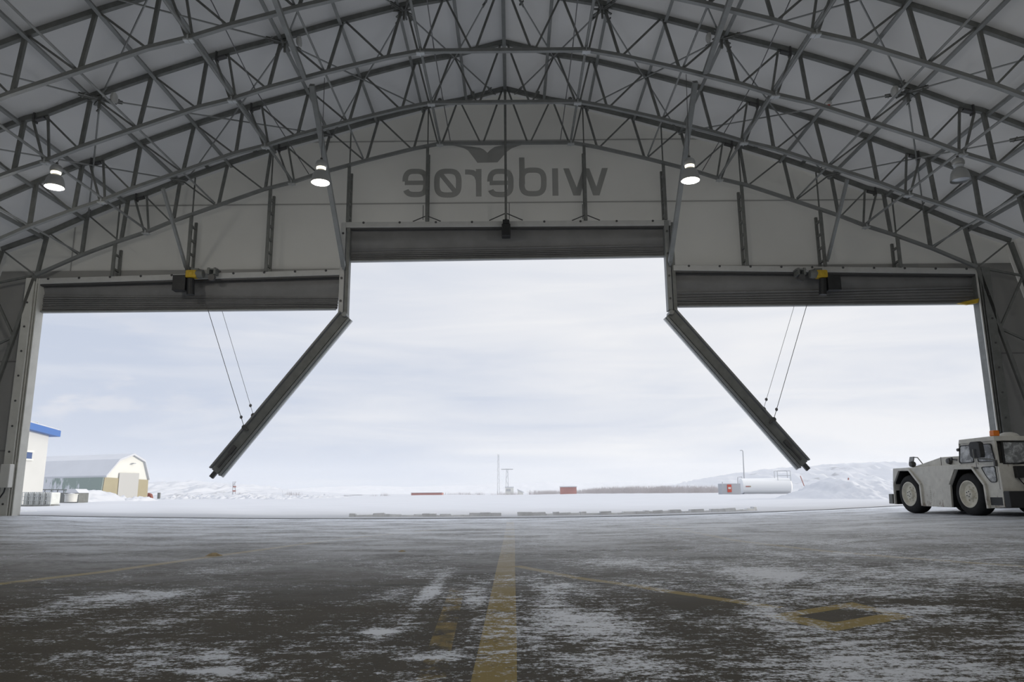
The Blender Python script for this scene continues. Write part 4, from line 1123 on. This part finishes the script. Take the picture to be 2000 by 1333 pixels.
# fuel tank with its pump cabinet, ladder rail, lamp post
TY = 92
a, b = at(1449, 966, TY), at(1549, 934, TY)
t = thing('fuel_tank', ((a.x + b.x) / 2, TY, a.z), 'long white storage tank on the right with a platform rail on top', 'tank')
rr = (b.z - a.z) / 2
MB().lathe((a.x, TY + rr, a.z + rr), [(0, 0), (rr * .7, .04), (rr, .25), (rr, b.x - a.x - .25), (rr * .7, b.x - a.x - .04), (0, b.x - a.x)], 32, 'X').build('shell', M['tank'], t, smooth=40)
MB().box(a.x + .4, b.x - .4, TY + .3, TY + rr * 1.6, a.z - .3, a.z + .3).build('cradle', M['greybox'], t)
e = at(1457, 951, TY - .1)
MB().box(e.x, e.x + .45, TY - .03, TY + .04, e.z - .06, e.z + .08).build('red_mark', M['redpale'], t)
MB().box(e.x + .45, e.x + .62, TY - .03, TY + .04, e.z - .06, e.z + .08).build('yellow_mark', M['tan'], t)
a2, b2 = at(1521, 939, TY), at(1545, 920, TY); mb = MB()
for z in (a2.z, (a2.z + b2.z) / 2, b2.z): mb.tube((a2.x, TY + .3, z), (b2.x, TY + .3, z), .035, 6)
for x in (a2.x, b2.x): mb.tube((x, TY + .3, a2.z), (x, TY + .3, b2.z), .035, 6)
for z in (a2.z, b2.z): mb.tube((a2.x, TY + 1.4, z), (b2.x, TY + 1.4, z), .035, 6)
for x in (a2.x, b2.x): mb.tube((x, TY + 1.4, a2.z), (x, TY + 1.4, b2.z), .035, 6)
mb.build('platform_rail', M['greybox'], t)
MB().box(a2.x, b2.x, TY + .3, TY + 1.4, a2.z - .1, a2.z).build('platform', M['greybox'], t)
a, b = at(1409, 968, 88), at(1446, 945, 88)
t = thing('pump_cabinet', ((a.x + b.x) / 2, 88, a.z), 'pale grey pump cabinet with a red panel left of the white tank', 'cabinet')
MB().box(a.x + .1, b.x, 88, 89.6, a.z, b.z).build('cabinet_body', M['greybox'], t)
e0, e1 = at(1421, 962, 88), at(1428, 947, 88)
MB().box(e0.x, e1.x, 87.93, 88, e0.z, e1.z).build('red_panel', M['red'], t)
e0, e1 = at(1422, 956, 88), at(1427, 952, 88); MB().box(e0.x, e1.x, 87.9, 87.94, e0.z, e1.z).build('white_label', M['white'], t)
MB().box(a.x - .2, b.x, 87.8, 89.6, a.z - .35, a.z).build('plinth', M['greybox'], t)
MB().tube(at(1411, 945, 88.2), at(1411, 942, 88.2), .05, 6).build('vent_pipe', M['greybox'], t)
p = at(1455, 968, 96); q = at(1451, 882, 96)
t = thing('lamp_post', p, 'tall leaning lamp post behind the pump cabinet', 'lamp post')
MB().path([p, q], [.09, .06], 8).build('pole', M['greybox'], t)
MB().path([q, q + Vector((-.1, 0, .12)), q + Vector((-.35, 0, .1))], .05, 6).build('lamp_head', M['greybox'], t)
p = at(1441, 968, 90); q = at(1441, 933, 90); r_ = at(1449, 932, 90)
t = thing('vent_stack', p, 'thin bent pipe rising between the pump cabinet and the tank', 'pipe')
MB().path([p, q, r_, r_ - Vector((0, 0, .2))], .045, 6).build('pipe', M['greybox'], t)
for (x0, y0, x1, y1, lab) in ((1563, 930, 1578, 969, 'red snow marker stick leaning beside the tank end'), (1657, 948, 1657, 934, 'small red snow marker stick on the right bank')):
    sy = 60 if x0 < 1600 else 40.6
    tag(MB().tube(at(x0, y0, sy), at(x1, y1, sy), .035, 6).build('marker_stick', M['redpale']), lab, 'marker stick', 'red snow markers')
for px, lab in ((1051.5, 'left one of two small pegs on the snow field'), (1069.5, 'right one of two small pegs on the snow field')):
    p = at(px, 989, 60); tag(MB().bar(p, p + Vector((0, 0, .13)), .07, .07).build('snow_peg', M['greybox']), lab, 'peg', 'pegs on the snow field')
p = at(316, 966, 110)
tag(MB().box(p.x - .16, p.x + .16, 109, 109.3, p.z - .8, p.z + .22).build('utility_box', M['steel_dark']), 'tiny dark box in the snow right of the barn', 'box')
p = at(291, 966, 86)
tag(MB().prism([(p.x - .18, 86, p.z - .45), (p.x + .3, 86, p.z - .45), (p.x + .15, 86, p.z + .0), (p.x - .15, 86, p.z + .15)], (0, .5, 0)).build('red_crate', M['dirt_red']), 'dark red crate leaning by the right corner of the barn', 'crate')

# bare frosted bushes
def bush(mb, x, y, z, h, w, q, k=26):
    for _ in range(k):
        a = Vector((x + q.uniform(-w * .4, w * .4), y + q.uniform(-1, 1), z)); l = h * q.uniform(.55, 1.0)
        d = Vector((q.uniform(-.35, .35), q.uniform(-.2, .2), 1)).normalized()
        t = h * .012
        mb.v += [a - Vector((t, 0, 0)), a + Vector((t, 0, 0)), a + d * l]; i = len(mb.v); mb.f.append((i - 3, i - 2, i - 1))
        for s in range(3):
            b = a + d * l * q.uniform(.3, .8); e = b + Vector((q.uniform(-.5, .5), q.uniform(-.3, .3), q.uniform(.3, .8))) * l * .45
            mb.v += [b - Vector((t * .7, 0, 0)), b + Vector((t * .7, 0, 0)), e]; i = len(mb.v); mb.f.append((i - 3, i - 2, i - 1))
q = random.Random(21); mb = MB()
pts = [(1040, 968, 957, 210), (1130, 969, 956, 200), (1180, 968, 950, 185), (1250, 967, 948, 175), (1320, 966, 947, 168), (1410, 965, 948, 160)]
for i in range(330):
    t = q.random(); k = min(int(t * 5), 4); f = t * 5 - k
    A, B = pts[k], pts[k + 1]; px = A[0] + (B[0] - A[0]) * f; Y = A[3] + (B[3] - A[3]) * f + q.uniform(-6, 6)
    p0 = at(px, A[1] + (B[1] - A[1]) * f + 1, Y); p1 = at(px, A[2] + (B[2] - A[2]) * f + q.uniform(-2, 3), Y)
    bush(mb, p0.x, Y, p0.z, p1.z - p0.z, 3.5, q, 22)
tag(mb.build('bare_hedge', M['twig']), 'long line of bare frosted shrubs on the right horizon', 'hedge', kind='stuff')
mb = MB()
for i in range(60):
    px = q.uniform(870, 1015); Y = 215 + q.uniform(-5, 5); p0 = at(px, 971, Y); bush(mb, p0.x, Y, p0.z, q.uniform(.6, 1.8), 2.5, q, 14)
tag(mb.build('bare_hedge', M['twig']), 'thin line of low bare shrubs under the middle masts', 'hedge', kind='stuff')
for px, pyb, pyt, Y, w, lab in ((570, 967, 956, 150, 3.5, 'bare bush left of the long red shed, on the hill slope'), (476, 968, 959, 150, 3, 'bare bush right of the red and white mast'),
                                (685, 972, 966, 140, 2.5, 'small bare bush below the far slope'), (745, 972, 961, 150, 3.2, 'bare bush nearest the long red shed'),
                                (1566, 960, 944, 64, 2.2, 'bare bush between the tank and the snow bank')):
    mb = MB(); p0 = at(px, pyb, Y); p1 = at(px, pyt, Y); p0.z = min(p0.z, gz(p0.x, Y)) - .15 if px < 1500 else p0.z - .3
    for k in range(3): bush(mb, p0.x + q.uniform(-w / 2, w / 2), Y, p0.z, (p1.z - p0.z) * q.uniform(.7, 1), w * .6, q, 30)
    tag(mb.build('bare_bush', M['twig']), lab, 'bush', 'bare bushes in the snow')
# dirt lumps on the slab
for px, py, r, lab in ((418, 1086, .11, 'brown heap of frozen grit on the left yellow line'), (785, 1078, .06, 'small frozen lump on the floor left of the centre line'),
                       (1320, 1075, .03, 'tiny dark lump on the floor right of the centre line')):
    c = on_floor(px, py); qq = random.Random(px); mb = MB()
    mb.lathe((c.x, c.y, c.z - .005), [(r, 0), (r * .75, r * .10), (r * .45, r * .24), (r * .18, r * .33), (0, r * .35)], 18)
    mb.v = [v + Vector((qq.uniform(-1, 1), qq.uniform(-1, 1), 0)) * r * .12 for v in mb.v]
    tag(mb.build('grit_heap', M['dirt'], smooth=60), lab, 'dirt', 'frozen lumps on the floor')

# ------------------------------------------------------------------ thin drifting snow haze over the far field
hm = bpy.data.materials.new('snow_haze'); hm.use_nodes = True; n = NT(hm.node_tree); n.n.remove(n.n['Principled BSDF'])
vs = n.new('ShaderNodeVolumeScatter'); vs.inputs['Density'].default_value = .0007; vs.inputs['Color'].default_value = (.97, .98, 1, 1)
n.l.new(vs.outputs[0], n.n['Material Output'].inputs['Volume'])
tag(MB().box(-900, 900, 110, 900, -4, 30).build('snow_haze', hm), 'thin pale haze of blowing snow over the far field', 'haze', kind='stuff')
